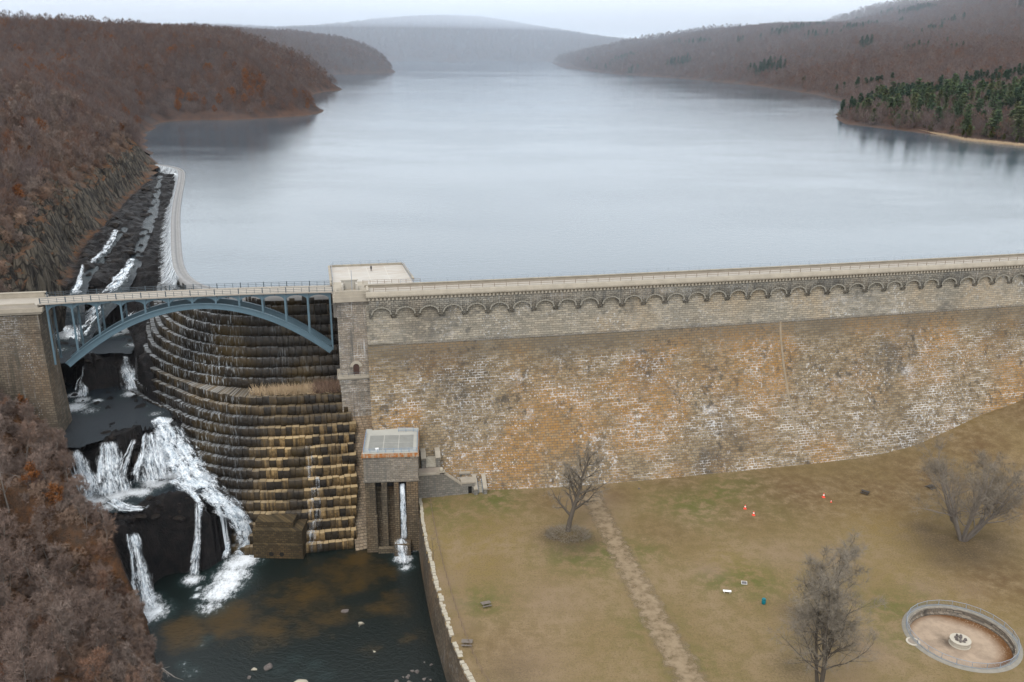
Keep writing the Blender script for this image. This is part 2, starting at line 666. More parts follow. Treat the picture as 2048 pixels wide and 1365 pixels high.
M['spill'] = _spill('spillway_stone', 1, 1, 1)


def _rock():
    k = NT('black_wet_rock')
    p = k.pos()
    n = k.noise(p, .35, 5, .65)
    n2 = k.noise(p, 2.2, 5, .65)
    v = k.vor(p, .5)
    col = k.mix(k.rng(n, .3, .7), (.005, .005, .006), (.026, .020, .016))
    col = k.mix(k.rng(n2, .58, .75, 0, .5), col, (.07, .055, .045))
    h = k.math('ADD', n2, k.math('MULTIPLY', v, .8))
    return k.fin(col, .5, k.bump(h, 1.0, .6), .15)


M['rock'] = _rock()


def _gorge():
    """left bank: rust fallen leaves and grey scrub, brown-grey rock where steep, black rock in the channel"""
    k = NT('gorge_ground')
    p = k.pos()
    ch = k.attr('channel')
    nz = k.sep(k.node('ShaderNodeNewGeometry').outputs['True Normal'])[2]
    a = k.noise(p, .055, 5, .6)
    b = k.noise(p, .5, 5, .65)
    c = k.noise(p, 3.0, 4, .7)
    lit = k.mix(k.rng(b, .35, .68), (.075, .045, .030), (.155, .072, .030))
    lit = k.mix(k.rng(a, .48, .7, 0, .7), lit, (.11, .085, .066))
    lit = k.mix(k.rng(c, .5, .75, 0, .7), lit, (.02, .015, .012))
    cl = k.noise(k.map(p, (1, 1, .18)), .5, 5, .65)
    rockc = k.mix(k.rng(cl, .35, .66), (.016, .014, .013), (.125, .105, .08))
    rockc = k.mix(k.rng(b, .55, .75, 0, .7), rockc, (.085, .06, .03))
    ck = k.vor(k.map(p, (1, 1, .35)), .45, 'DISTANCE_TO_EDGE')
    rockc = k.mix(k.rng(ck, 0, .10, .8, 0), rockc, (.01, .009, .008))
    rk = k.math('MULTIPLY', k.rng(k.math('ADD', nz, k.math('MULTIPLY', k.math('SUBTRACT', b, .5), .5)), .5, .72, 1, 0), k.rng(k.sep(p)[1], 222, 245))
    col = k.mix(rk, lit, rockc)
    blk = k.mix(k.rng(b, .3, .7), (.005, .005, .006), (.019, .016, .015))
    blk = k.mix(k.rng(c, .58, .78, 0, .35), blk, (.07, .056, .048))
    col = k.mix(ch, col, blk)
    h = k.math('ADD', k.math('MULTIPLY', b, 1.6), c)
    return k.fin(col, k.rng(ch, 0, 1, .85, .45), k.bump(h, 1.0, .6), .14)


M['gorge'] = _gorge()


def _hills():
    k = NT('forest_floor')
    p = k.pos()
    a = k.noise(p, .012, 5, .6)
    b = k.noise(p, .09, 4, .6)
    z = k.sep(p)[2]
    col = k.mix(k.rng(b, .35, .65), (.042, .031, .028), (.078, .046, .034))
    col = k.mix(k.rng(a, .45, .65), col, (.06, .05, .048))
    shore = k.rng(z, 48.7, 49.8, 1, 0)
    col = k.mix(k.math('MULTIPLY', shore, .3), col, (.10, .062, .042))
    return k.fin(col, .95, None, .1)


M['hills'] = _hills()


def _lawn():
    k = NT('winter_grass')
    p = k.pos()
    g, dirt, dk, rd, gold = (k.attr(q) for q in ('green', 'dirt', 'dark_ground', 'russet', 'gold'))
    a = k.noise(p, .05, 5, .6)
    b = k.noise(p, .35, 5, .65)
    c = k.noise(p, 2.2, 5, .75)
    e = k.noise(p, 9.0, 3, .75)
    col = k.mix(k.rng(a, .35, .65), (.178, .126, .060), (.222, .160, .092))
    col = k.mix(k.rng(b, .38, .68, 0, .6), col, (.135, .105, .040))
    col = k.mix(k.math('MULTIPLY', gold, k.rng(b, .3, .7)), col, (.215, .15, .055))
    col = k.mix(k.math('MULTIPLY', k.math('MULTIPLY', g, k.rng(b, .36, .6)), .9), col, (.085, .095, .024))
    col = k.mix(k.math('MULTIPLY', rd, k.rng(b, .25, .7)), col, (.108, .064, .031))
    col = k.mix(k.math('MULTIPLY', dirt, k.rng(c, .3, .62)), col, (.225, .158, .11))
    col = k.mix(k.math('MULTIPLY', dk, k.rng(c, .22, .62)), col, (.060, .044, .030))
    col = k.mix(k.rng(c, .46, .70, 0, .65), col, (.095, .068, .034))
    col = k.mix(k.rng(e, .48, .68, 0, .7), col, (.085, .062, .03))
    col = k.mix(k.rng(e, .42, .26, 0, .6), col, (.36, .28, .165))
    return k.fin(col, .95, k.bump(k.math('ADD', c, k.math('MULTIPLY', e, .6)), .7, .15), .1)


M['lawn'] = _lawn()


def _path():
    k = NT('worn_earth')
    p = k.pos()
    b = k.noise(p, .5, 5, .65)
    c = k.noise(p, 3.5, 5, .7)
    col = k.mix(k.rng(b, .35, .65), (.195, .143, .088), (.235, .178, .115))
    col = k.mix(k.rng(c, .48, .75, 0, .45), col, (.13, .09, .05))
    e = k.attr('edge')
    al = k.rng(k.math('ADD', e, k.math('ADD', k.math('MULTIPLY', k.math('SUBTRACT', c, .5), .6), k.math('MULTIPLY', k.math('SUBTRACT', b, .5), 2.0))), .1, 1.15)
    return k.fin(col, .95, k.bump(c, .4, .1), .1, alpha=al)


M['path'] = _path()


def _reservoir():
    k = NT('reservoir_water')
    p = k.pos()
    big = k.noise(k.map(p, (.55, 1.6, 1)), .0045, 5, .6)
    mid = k.noise(k.map(p, (.7, 1.5, 1)), .02, 4, .55)
    r1 = k.noise(k.map(p, (1, 2.2, 1)), .35, 4, .6)
    r2 = k.noise(k.map(p, (1, 1.6, 1)), 1.4, 3, .6)
    h = k.math('ADD', k.math('MULTIPLY', r1, 1.0), k.math('MULTIPLY', r2, .35))
    wind = k.rng(k.math('ADD', big, k.math('MULTIPLY', k.math('SUBTRACT', mid, .5), .35)), .38, .62)
    n = k.node('ShaderNodeBump')
    n.inputs['Distance'].default_value = .35
    k.set(n.inputs['Strength'], k.math('ADD', k.math('MULTIPLY', wind, .10), .15))
    k.set(n.inputs['Height'], h)
    k.b.inputs['IOR'].default_value = 1.333
    k.fin((.048, .074, .096), None, n.outputs[0], .5)
    k.b.inputs['IOR'].default_value = 1.55
    k.set(k.b.inputs['Roughness'], k.math('ADD', k.math('MULTIPLY', wind, .06), .06))
    return k.m


M['reservoir'] = _reservoir()


def _pool(name, deep, bedc, ruf=.12, bump=.35, dist=.25, spec=.3, fsc=.8):
    """river water; the bed shows brown where shallow, foam where it churns"""
    k = NT(name)
    p = k.pos()
    sh, fo = k.attr('shallow'), k.attr('foam')
    b = k.noise(p, .13, 6, .65)
    r1 = k.noise(k.map(p, (1, 1.5, 1), rot=(0, 0, .5)), .9, 4, .65)
    r2 = k.noise(p, 3.2, 3, .6)
    f1 = k.noise(k.map(p, (1.4, .8, 1)), fsc, 6, .75)
    f2 = k.noise(k.map(p, (1.4, .8, 1)), 3.0, 4, .7)
    col = k.mix(k.rng(k.math('ADD', sh, k.math('MULTIPLY', k.math('SUBTRACT', b, .5), 1.6)), .3, 1.0), deep, bedc)
    col = k.mix(k.rng(r2, .52, .8, 0, .35), col, tuple(q * 2.0 for q in deep))
    ff = k.math('ADD', fo, k.math('ADD', k.math('MULTIPLY', k.math('SUBTRACT', f1, .5), 1.3), k.math('MULTIPLY', k.math('SUBTRACT', f2, .5), .5)))
    fm = k.math('MULTIPLY', k.rng(ff, .45, 1.05), k.rng(fo, .02, .3))
    teal = k.rng(fo, .05, .6, 0, .5)
    col = k.mix(teal, col, (.02, .038, .038))
    col = k.mix(fm, col, (.80, .83, .86))
    h = k.math('ADD', r1, k.math('MULTIPLY', r2, .4))
    h = k.math('ADD', h, k.math('MULTIPLY', k.math('MULTIPLY', f2, fm), 1.5))
    return k.fin(col, k.math('ADD', k.math('MULTIPLY', fm, .6), ruf), k.bump(h, bump, dist), spec)


M['pool'] = _pool('pool_water', (.006, .0098, .0088), (.044, .027, .008), .1, .5, .3, .28)
M['river'] = _pool('river_water', (.012, .017, .022), (.03, .032, .036), .15, .9, .45, .3, 1.7)


def _fall(name, ay, s1, s2, hole):
    k = NT(name)
    st = k.attr('st', 'Vector')      # x across (m), y along (m), z edge 0..1
    e = k.sep(st)[2]
    n1 = k.noise(k.map(st, (1, ay, 0)), s1, 5, .7)
    n2 = k.noise(k.map(st, (1, min(1, ay * 2), 0), (5, 9, 0)), s2, 4, .7)
    n3 = k.noise(k.map(st, (1, .5, 0), (15, 2, 0)), .5, 4, .65)
    f = k.math('ADD', k.math('MULTIPLY', n1, .55), k.math('MULTIPLY', n2, .45))
    col = k.mix(k.rng(f, .38, .62), (.30, .37, .43), (.80, .82, .84))
    a = k.math('ADD', k.math('MULTIPLY', e, 1.05), k.math('ADD', k.math('MULTIPLY', k.math('SUBTRACT', f, .5), 2.6), k.math('MULTIPLY', k.math('SUBTRACT', n3, .5), hole)))
    al = k.math('MULTIPLY', k.rng(a, .2, 1.25), .92)
    return k.fin(col, .6, k.bump(f, .4, .12), .2, alpha=al)


M['froth'] = _fall('foaming_water', .55, .9, 2.6, 3.0)
M['fall'] = _fall('falling_water', .13, 1.8, 4.5, 1.8)



def _bark(name, a, b, sc=1.2):
    k = NT(name)
    p = k.node('ShaderNodeTexCoord').outputs['Object']
    oi = k.node('ShaderNodeObjectInfo')
    n = k.noise(k.map(p, (1, 1, .35)), sc, 4, .65)
    col = k.mix(n, a, b)
    col = k.mix(k.math('MULTIPLY', oi.outputs['Random'], .5), col, tuple(q * .55 for q in a))
    return k.fin(col, .95, k.bump(n, .5, .06), .1)


def _twig(name, cols, amt=1.0):
    k = NT(name)
    p = k.node('ShaderNodeTexCoord').outputs['Object']
    oi = k.node('ShaderNodeObjectInfo')
    n = k.noise(p, .45, 3, .6)
    col = k.ramp(oi.outputs['Random'], [(i / max(1, len(cols) - 1), c) for i, c in enumerate(cols)])
    col = k.mix(k.rng(n, .35, .7, 0, .55 * amt), col, tuple(q * .5 for q in cols[0]))
    return k.fin(col, .95, None, .08)


M['bark'] = _bark('grey_bark', (.12, .10, .085), (.27, .235, .205))
M['bark_dark'] = _bark('dark_bark', (.06, .05, .04), (.15, .125, .10))
M['bark_pale'] = _bark('bleached_wood', (.26, .22, .19), (.42, .38, .34))
M['twig'] = _twig('bare_twigs', [(.20, .145, .12), (.24, .182, .152), (.17, .115, .092), (.265, .21, .178), (.205, .112, .072)])
M['twig_lawn'] = _twig('lawn_tree_twigs', [(.19, .16, .125), (.22, .19, .15)])
M['twig_far'] = _twig('far_twigs', [(.118, .089, .081), (.155, .119, .109), (.105, .077, .073), (.175, .140, .127), (.138, .092, .076), (.155, .080, .052)])
M['oak_leaf'] = _twig('rust_oak_leaves', [(.17, .062, .024), (.21, .085, .030), (.13, .06, .03)])
M['needle'] = _twig('conifer_needles', [(.085, .130, .066), (.118, .158, .074), (.072, .118, .068), (.15, .158, .068), (.10, .145, .068)])
M['needle_far'] = _twig('far_needles', [(.045, .085, .055), (.06, .10, .058)])
M['needle_yellow'] = _twig('yellow_green_needles', [(.09, .09, .02), (.07, .08, .02)])
M['dry_grass'] = _twig('dry_grass_blades', [(.50, .37, .24), (.52, .40, .26), (.42, .29, .18)], .35)
M['brush'] = _twig('dry_brush_twigs', [(.25, .165, .12), (.30, .21, .155)])
# ------------------------------------------------------------------ the dam
cor = [P(740, 586, 52), P(950, 578, 52), P(1220, 565, 52), P(1500, 551, 52), P(1770, 537, 52), P(2048, 522, 52)]
px = np.array([q[0] for q in cor])
py = np.array([q[1] for q in cor])
cf = np.polyfit(px, py, 2)
dam_x = np.arange(-37.6, 215, 2.0)
dam_pts = resample(np.stack([dam_x, np.polyval(cf, dam_x)], 1), 1.0)
DAM = with_normals(dam_pts, 1)
DAM_L = np.r_[0, np.cumsum(np.linalg.norm(np.diff(dam_pts, axis=0), axis=1))]


def dam_at(s):
    """plan point, direction, outward normal at chainage s"""
    x = np.interp(s, DAM_L, dam_pts[:, 0])
    y = np.interp(s, DAM_L, dam_pts[:, 1])
    nx = np.interp(s, DAM_L, [q[2] for q in DAM])
    ny = np.interp(s, DAM_L, [q[3] for q in DAM])
    return np.array([x, y, 0]), np.array([-ny, nx, 0]), np.array([nx, ny, 0])


def face_off(z, x=60.0):
    """how far the flared face stands out in front of the cornice line"""
    return -0.9 + 17.2 * (1 - .22 * (1 - float(sstep(-26, 22, x)))) * max(0.0, (37.5 - z) / 37.5) ** 1.45


dam = thing("masonry_dam", "long curved masonry dam of rust and lime streaked granite with an arched cornice and roadway", "dam", (60, 240, 0))
zs_ = np.r_[np.arange(-1.5, 36, 2.0), 37.5]
prof = [(face_off(z), z) for z in zs_]
V, F, ST = sweep(DAM, prof)
for i, q in enumerate(DAM):
    for j, z in enumerate(zs_):
        o_ = face_off(z, q[0])
        V[i * len(zs_) + j] = (q[0] + q[2] * o_, q[1] + q[3] * o_, z)
o = link("wall_face", np_mesh("wall_face", V, F, {'st': ST}), M['dam_face'], dam)
# upper wall: set back a little, with a projecting string course above the flare
prof = [(-.9, 37.52), (-.80, 37.55), (-.80, 38.05), (-1.15, 38.3), (-1.7, 50.3)]
V, F, ST = sweep(DAM, prof)
link("upper_wall", np_mesh("upper_wall", V, F, {'st': ST}), M['upper_wall'], dam)
# arcade band with arches cut in its foot
SP, HALF = 6.25, 2.35
mb_s, mb_v, mb_f = [], [], []
n_ar = int(DAM_L[-1] // SP)


def arcade():
    V, F, ST = [], [], []

    def vert(s, off, z):
        p, d, n = dam_at(s)
        V.append(p + n * off + np.array([0, 0, z]))
        ST.append((s, z, 0))
        return len(V) - 1
    of, ob, zt, zs, zc, zb = -.72, -1.75, 49.78, 45.75, 47.55, 44.85
    for k in range(n_ar):
        s0 = .7 + k * SP
        xs = [s0, s0 + (SP / 2 - HALF)]
        N = 12
        low = []
        for i in range(N + 1):
            t = PI - PI * i / N
            low.append((s0 + SP / 2 + HALF * math.cos(t), zs + (zc - zs) * math.sin(t)))
        pts = [(s0, zb)] + [(s0 + SP / 2 - HALF - .12, zb), (s0 + SP / 2 - HALF, zs)] + low[1:-1] + [(s0 + SP / 2 + HALF, zs), (s0 + SP / 2 + HALF + .12, zb), (s0 + SP, zb)]
        fr = [(vert(s, of - (.35 if z <= zb + .01 else 0), z), vert(s, of, zt)) for s, z in pts]
        for a, b in zip(fr[:-1], fr[1:]):
            F.append((a[0], b[0], b[1], a[1]))
        bk = [vert(s, ob, z) for s, z in pts]
        for i in range(len(pts) - 1):
            F.append((fr[i][0], bk[i], bk[i + 1], fr[i + 1][0]))
    return V, F, ST


V, F, ST = arcade()
link("arcade_band", np_mesh("arcade_band", V, F, {'st': ST}), M['frieze'], dam)
# voussoir rings round the arches, a touch proud
ring_m = plain('arch_stone', (.25, .23, .19), .9, .35, 1.2)
for k in range(n_ar):
    mb = MB()
    sc = .7 + k * SP + SP / 2
    for i in range(11):
        t0, t1 = PI - PI * i / 11 - .02, PI - PI * (i + 1) / 11 + .02
        V8 = []
        for off in (-.69, -.8):
            for (rr, t) in ((1, t0), (1, t1), (1.2, t1), (1.2, t0)):
                p, d, n = dam_at(sc + HALF * (1 if rr == 1 else 1.14) * math.cos(t))
                V8.append(p + n * off + np.array([0, 0, 45.75 + 1.8 * rr * math.sin(t)]))
        mb.add(V8, [(0, 1, 2, 3), (0, 4, 5, 1), (1, 5, 6, 2), (2, 6, 7, 3), (3, 7, 4, 0)])
    mb.build("arch_ring", ring_m, dam)
# dentils under the cornice
mb = MB()
s = .5
while s < DAM_L[-1] - 1:
    p, d, n = dam_at(s)
    mb.box(p + n * -.75 + np.array([0, 0, 49.8]), d * .52, n * .5, (0, 0, .68))
    s += 1.02
o = mb.build("dentil", M['coping'], dam)
o['kind'] = 'stuff'
V, F, ST = sweep(DAM, [(-.73, 49.79), (-.73, 50.5), (-.05, 50.52), (.12, 50.75), (.12, 51.3), (-.02, 51.45), (-.02, 51.9), (-.2, 52.05), (-.95, 52.05), (-.97, 51.4)])
link("cornice", np_mesh("cornice", V, F, {'st': ST}), M['coping'], dam)
V, F, ST = sweep(DAM, [(-.96, 51.42), (-7.4, 51.46)])
link("roadway", np_mesh("roadway", V, F, {'st': ST}), M['road'], dam)
V, F, ST = sweep(DAM, [(-7.38, 51.4), (-7.38, 52.1), (-7.3, 52.15), (-8.15, 52.2), (-8.15, 51.9), (-7.95, 51.8), (-7.95, 40)])
link("rear_parapet", np_mesh("rear_parapet", V, F, {'st': ST}), M['coping'], dam)
# two pale and dark water stained drain strips down the face are joints of the wall: shallow pilaster seams
mb = MB()
for u0, v0 in ((1560, 640),):
    q = PV(u0, v0, cor[0], cor[-1])
    sx = float(np.interp(q[0], dam_pts[:, 0], DAM_L))
    for z0 in np.arange(2, 37, 1.5):
        p, d, n = dam_at(sx + (37 - z0) * .05)
        a = p + n * (face_off(z0) - .2) + np.array([0, 0, z0])
        b = p + n * (face_off(z0 + 1.5) - .2) + np.array([0, 0, z0 + 1.5])
        mb.box(a, d * .55, n * .28, b - a)
mb.build("seam_strip", plain('seam_stone', (.27, .215, .15), .9, .45, .5), dam)


def railing(name, label, pts, spacing, heights, mat, r_post=.045, r_rail=.035, group=None, thick_every=0, r_thick=.1, cat="railing", mesh_panel=None):
    """posts as parts, rails as one part each height"""
    pts = np.array(pts, float)
    t = thing(name, label, cat, pts[len(pts) // 2], group)
    q = resample(pts, spacing)
    H = max(heights) + .04
    pm = MB().tube((0, 0, 0), (0, 0, H), r_post, r_post, 6).mesh('post')
    tm = MB()
    tm.cbox((0, 0, 0), r_thick * 1.7, r_thick * 1.7, H + .05)
    tm.cbox((0, 0, H + .05), r_thick * 2.2, r_thick * 2.2, .12, 0, .5)
    tmm = tm.mesh('post')
    if pm.materials.find(mat.name) < 0:
        pm.materials.append(mat)
        tmm.materials.append(mat)
    b = t['base']
    for i, p in enumerate(q):
        thick = thick_every and i % thick_every == 0
        c = bpy.data.objects.new('post', tmm if thick else pm)
        COL.objects.link(c)
        c.parent = t
        c.location = (p[0] - b[0], p[1] - b[1], p[2] - b[2])
    for h in heights:
        m = MB()
        qq = [p + np.array([0, 0, h]) for p in q]
        m.path(qq, r_rail, 5)
        m.build('rail', mat, t)
    return t


def along(s0, s1, off, z, step=3.0):
    out = []
    for s in np.arange(s0, s1 + .01, step):
        p, d, n = dam_at(s)
        out.append(p + n * off + np.array([0, 0, z]))
    return out


railing("roadway_railing", "long low brown railing along the front edge of the dam roadway", along(2, DAM_L[-1] - 2, -.75, 52.05, 1.5), 3.15, (.55, 1.05), M['rail_brown'], .06, .05)
railing("roadway_railing", "long thin grey railing along the rear parapet beside the reservoir", along(9.5, DAM_L[-1] - 2, -7.75, 52.18, 1.5), 3.15, (.5, 1.05), M['rail_grey'], .045, .03)

# ------------------------------------------------------------------ gate tower at the end of the dam
p0, d0, n0 = dam_at(0.6)
d0 = d0 / np.linalg.norm(d0)
n0 = n0 / np.linalg.norm(n0)
TC = P(704, 592, 51.2) - n0 * 0.6            # middle of the cornice front, brought back to the shaft face
TC[2] = 0


def tp(a, b, z):
    """a along the dam to the right, b towards the viewer from the shaft face"""
    return TC + d0 * a + n0 * b + np.array([0, 0, z])


def tbox(mb, a0, a1, b0, b1, z0, z1, taper=0):
    return mb.box(tp(a0, b0, z0), d0 * (a1 - a0), n0 * (b1 - b0), (0, 0, z1 - z0), taper)


tower = thing("stone_tower", "square granite gate tower with arched door joining the bridge to the dam", "tower", tp(0, 0, 18))
mb = MB()
tbox(mb, -4.0, 4.0, -12, 0, 29.5, 45.2)
tbox(mb, -4.12, 4.12, -12, .12, 45.2, 45.9)
tbox(mb, -4.0, 4.0, -12, 0, 45.9, 49.0)
tbox(mb, -4.35, 4.35, -12.2, .3, 49.0, 49.6)
mb.build("shaft", M['tower'], tower)
mb = MB()
tbox(mb, -4.9, 4.9, -12.6, .8, 49.6, 50.9)
tbox(mb, -4.6, 4.6, -12.4, .5, 50.9, 51.6)
mb.build("cornice", M['coping'], tower)
mb = MB()
tbox(mb, -4.35, 4.35, -5, .9, 27.2, 28.9)
tbox(mb, -4.1, 4.1, -5, .75, 24.8, 27.2)
tbox(mb, -3.95, 3.95, -5, .65, 17.0, 24.8)
mb.build("plinth", M['tower'], tower)
mb = MB()
tbox(mb, -4.8, 4.8, -5, 1.5, 28.9, 29.5)
tbox(mb, -4.5, 4.5, -5, 1.2, 28.5, 28.9)
mb.build("balcony", M['coping'], tower)
# arched door, its ring of stones and the threshold
arch_poly = lambda w, h, n=10: [(-w, 0), (w, 0), (w, h)] + [(w * math.cos(t), h + w * math.sin(t)) for t in np.linspace(0, PI, n)[1:-1]] + [(-w, h)]
mb = MB()
mb.prism(arch_poly(.78, 2.1), tp(0.2, .06, 29.55), d0, (0, 0, 1), -n0 * .3)
mb.build("door", M['door'], tower)
mb = MB()
for i in range(9):
    t0, t1 = PI * i / 9, PI * (i + 1) / 9
    pl = [(.82 * math.cos(t0), 2.1 + .82 * math.sin(t0)), (1.6 * math.cos(t0), 2.1 + 1.6 * math.sin(t0)), (1.6 * math.cos(t1), 2.1 + 1.6 * math.sin(t1)), (.82 * math.cos(t1), 2.1 + .82 * math.sin(t1))]
    mb.prism(pl, tp(.2, .04, 29.55), d0, (0, 0, 1), n0 * .1)
mb.build("door_arch", plain('arch_stone_pale', (.34, .3, .24), .9, .25, 1.0), tower)
mb = MB()
tbox(mb, -4.6, 16, -17.5, -12.65, 48, 51.52)
mb.build("rear_deck", M['road'], tower)
# parapet and exedra on the top
mb = MB()
tbox(mb, -4.3, 4.3, -.35, .2, 51.6, 52.35)
tbox(mb, -4.3, -3.75, -4.5, -.35, 51.6, 52.35)
tbox(mb, 3.75, 4.3, -4.5, -.35, 51.6, 52.35)
mb.build("parapet", M['coping'], tower)
mb = MB()
tbox(mb, -2.5, 1.6, -5.6, -5.0, 51.6, 53.9)
tbox(mb, -2.5, -2.0, -5.0, -3.2, 51.6, 53.3)
tbox(mb, 1.1, 1.6, -5.0, -3.2, 51.6, 53.3)
for a in (-1.7, -.6, .5):
    tbox(mb, a, a + .3, -5.0, -4.85, 51.6, 53.7)
tbox(mb, -2.75, 1.85, -5.8, -4.7, 53.9, 54.15)
mb.build("niche_wall", plain('niche_stone', (.4, .37, .32), .9, .2, 1.0), tower)
railing("balcony_railing", "short dark railing on the balcony below the tower door", [tp(-4.5, 1.0, 29.5), tp(-4.5, 1.35, 29.5), tp(4.5, 1.35, 29.5), tp(4.5, .2, 29.5)], 1.5, (.5, 1.0), M['steel_dark'], .04, .035)
mast = thing("lamp_mast", "thin pale mast standing on top of the stone tower", "mast", tp(.1, -.6, 51.6))
MB().tube(tp(.1, -.6, 51.6), tp(.1, -.6, 57.6), .09, .06, 8).build("pole", M['rail_grey'], mast)
MB().cbox(tp(.1, -.6, 51.6), .4, .4, .25, 0, .3).build("foot", M['rail_grey'], mast)

# buttress between the spillway and the valve house
mb = MB()
rows = []
ft = [(-12.5, P(712, 1108, -12.5), P(737, 1102, -12.5))]
tl, tr = tp(-3.75, .5, 18), tp(3.75, .5, 18)
for i in range(9):
    t = i / 8
    k = t ** .72
    l = ft[0][1] * (1 - k) + tl * k
    r = ft[0][2] * (1 - k) + tr * k
    z = -12.5 + 30.5 * t
    l, r = np.array([l[0], l[1], z]), np.array([r[0], r[1], z])
    rows.append((l, r, r - n0 * 34 * (1 - .6 * t) * .8, l - n0 * 34 * (1 - .6 * t) * .8))
for q in rows:
    mb.v.extend([tuple(c) for c in q])
for i in range(8):
    a = 4 * i
    for j in range(4):
        mb.f.append((a + j, a + (j + 1) % 4, a + 4 + (j + 1) % 4, a + 4 + j))
mb.f.append((32, 33, 34, 35))
butt = mb.build("stone_buttress", M['pier'])
tag(butt, "tall sloping stone buttress between the stepped spillway and the valve house", "buttress")

# ------------------------------------------------------------------ lookout terrace behind the tower
tc = [P(664, 566, 51.6), P(660, 535, 51.6), P(804, 529.5, 51.6), P(824, 558, 51.6)]
tc = [q - np.array([0, 0, .03]) for q in tc]
terr = thing("lookout_terrace", "pale paved lookout terrace jutting into the reservoir beside the tower", "terrace", (tc[0] + tc[2]) / 2)
fl, bl, brr, fr_ = tc
# front edge carried back to the roadway so the paving meets it
fl2, fr2 = fl + n0 * 2.5, fr_ + n0 * 4.0
mb = MB()
mb.add([fl2, fr2, brr, bl] + [q - np.array([0, 0, 9]) for q in (fl2, fr2, brr, bl)], [(0, 1, 2, 3), (0, 4, 5, 1), (1, 5, 6, 2), (2, 6, 7, 3), (3, 7, 4, 0)])
me = mb.mesh("paving")
ex = (fr_ - fl) / np.linalg.norm(fr_ - fl)
ey = np.array([-ex[1], ex[0], 0])
add_attr(me, 'st', [((np.array(v) - fl) @ ex, (np.array(v) - fl) @ ey, 0) for v in mb.v])
link("paving", me, M['terrace'], terr)
mb = MB()


def curb(a, b, w=.55, h=.55, inn=None):
    d = (b - a) / np.linalg.norm(b - a)
    n = np.array([d[1], -d[0], 0])
    mb.box(a + np.array([0, 0, .004]), b - a, n * w, (0, 0, h))


curb(bl, fl2)
curb(brr, bl)
curb(fr_ + n0 * 1.0, brr)
mb.build("kerb_wall", M['coping'], terr)
zz = np.array([0, 0, .55])
n_in = -0.25
railing("terrace_railing", "grey railing round the three water sides of the lookout terrace", [fl + zz + d0 * .25, bl + zz + d0 * .25 - n0 * -.25, brr + zz - d0 * .25 - n0 * -.25, fr_ + zz - d0 * .25], 2.6, (.5, 1.05), M['rail_grey'], .06, .04)
railing("terrace_railing", "low brown railing between the terrace and the roadway", [tp(3.2, -9.6, 51.6), tp(12.5, -9.0, 51.6), tp(18.5, -8.8, 51.6)], 2.0, (.55, 1.0), M['rail_brown'], .05, .04)

# the walker on the terrace
pp = P(742.4, 543.3, 51.6)
person = thing("person", "person in dark clothes standing on the lookout terrace", "person", pp)


def skin_mesh(name, verts, edges, radii, levels=1):
    me = bpy.data.meshes.new(name)
    me.from_pydata(verts, edges, [])
    o = bpy.data.objects.new(name, me)
    COL.objects.link(o)
    md = o.modifiers.new('s', 'SKIN')
    for i, r in enumerate(radii):
        me.skin_vertices[0].data[i].radius = (r, r)
    me.skin_vertices[0].data[0].use_root = True
    sb = o.modifiers.new('u', 'SUBSURF')
    sb.levels = sb.render_levels = levels
    dg = bpy.context.evaluated_depsgraph_get()
    me2 = bpy.data.meshes.new_from_object(o.evaluated_get(dg))
    bpy.data.objects.remove(o)
    for p in me2.polygons:
        p.use_smooth = True
    return me2


bv = [(0, 0, .98), (0, 0, 1.18), (0, .0, 1.42), (0, 0, 1.5), (0, .01, 1.60), (0, 0.01, 1.72),
      (.10, 0, .93), (.12, -.03, .5), (.12, .03, .09), (.12, -.12, .04), (-.10, 0, .93), (-.11, .06, .5), (-.12, .14, .09), (-.12, 0, .04),
      (.19, 0, 1.42), (.25, .03, 1.14), (.22, -.08, .9), (.21, -.12, .8), (-.19, 0, 1.42), (-.25, .02, 1.14), (-.24, -.06, .9), (-.23, -.1, .8)]
be = [(0, 1), (1, 2), (2, 3), (3, 4), (4, 5), (0, 6), (6, 7), (7, 8), (8, 9), (0, 10), (10, 11), (11, 12), (12, 13), (2, 14), (14, 15), (15, 16), (16, 17), (2, 18), (18, 19), (19, 20), (20, 21)]
brd = [.15, .15, .17, .07, .095, .08, .11, .075, .05, .04, .11, .075, .05, .04, .07, .055, .04, .035, .07, .055, .04, .035]
me = skin_mesh("body", bv, be, brd)
b_ = bpy.data.objects.new("body", me)
me.materials.append(M['cloth'])
COL.objects.link(b_)
b_.parent = person
hm = MB().lathe((0, 0.01, 1.56), [(0.001, 0), (.075, .03), (.098, .09), (.1, .14), (.08, .19), (.001, .23)], 10).mesh('hair', smooth=True)
me2 = bpy.data.objects.new("hair", hm)
hm.materials.append(M['hair'])
COL.objects.link(me2)
me2.parent = person

# ------------------------------------------------------------------ valve house at the dam's foot
HA, HB = P(735, 1105, -12), P(840, 1101, -12)
HA[2] = HB[2] = 0
hx = (HB - HA) / np.linalg.norm(HB - HA)
hy = np.array([-hx[1], hx[0], 0])
HW = float(np.linalg.norm(HB - HA))


def hp(a, b, z):
    return HA + hx * a + hy * b + np.array([0, 0, z])


def hbox(mb, a0, a1, b0, b1, z0, z1, taper=0):
    return mb.box(hp(a0, b0, z0), hx * (a1 - a0), hy * (b1 - b0), (0, 0, z1 - z0), taper)


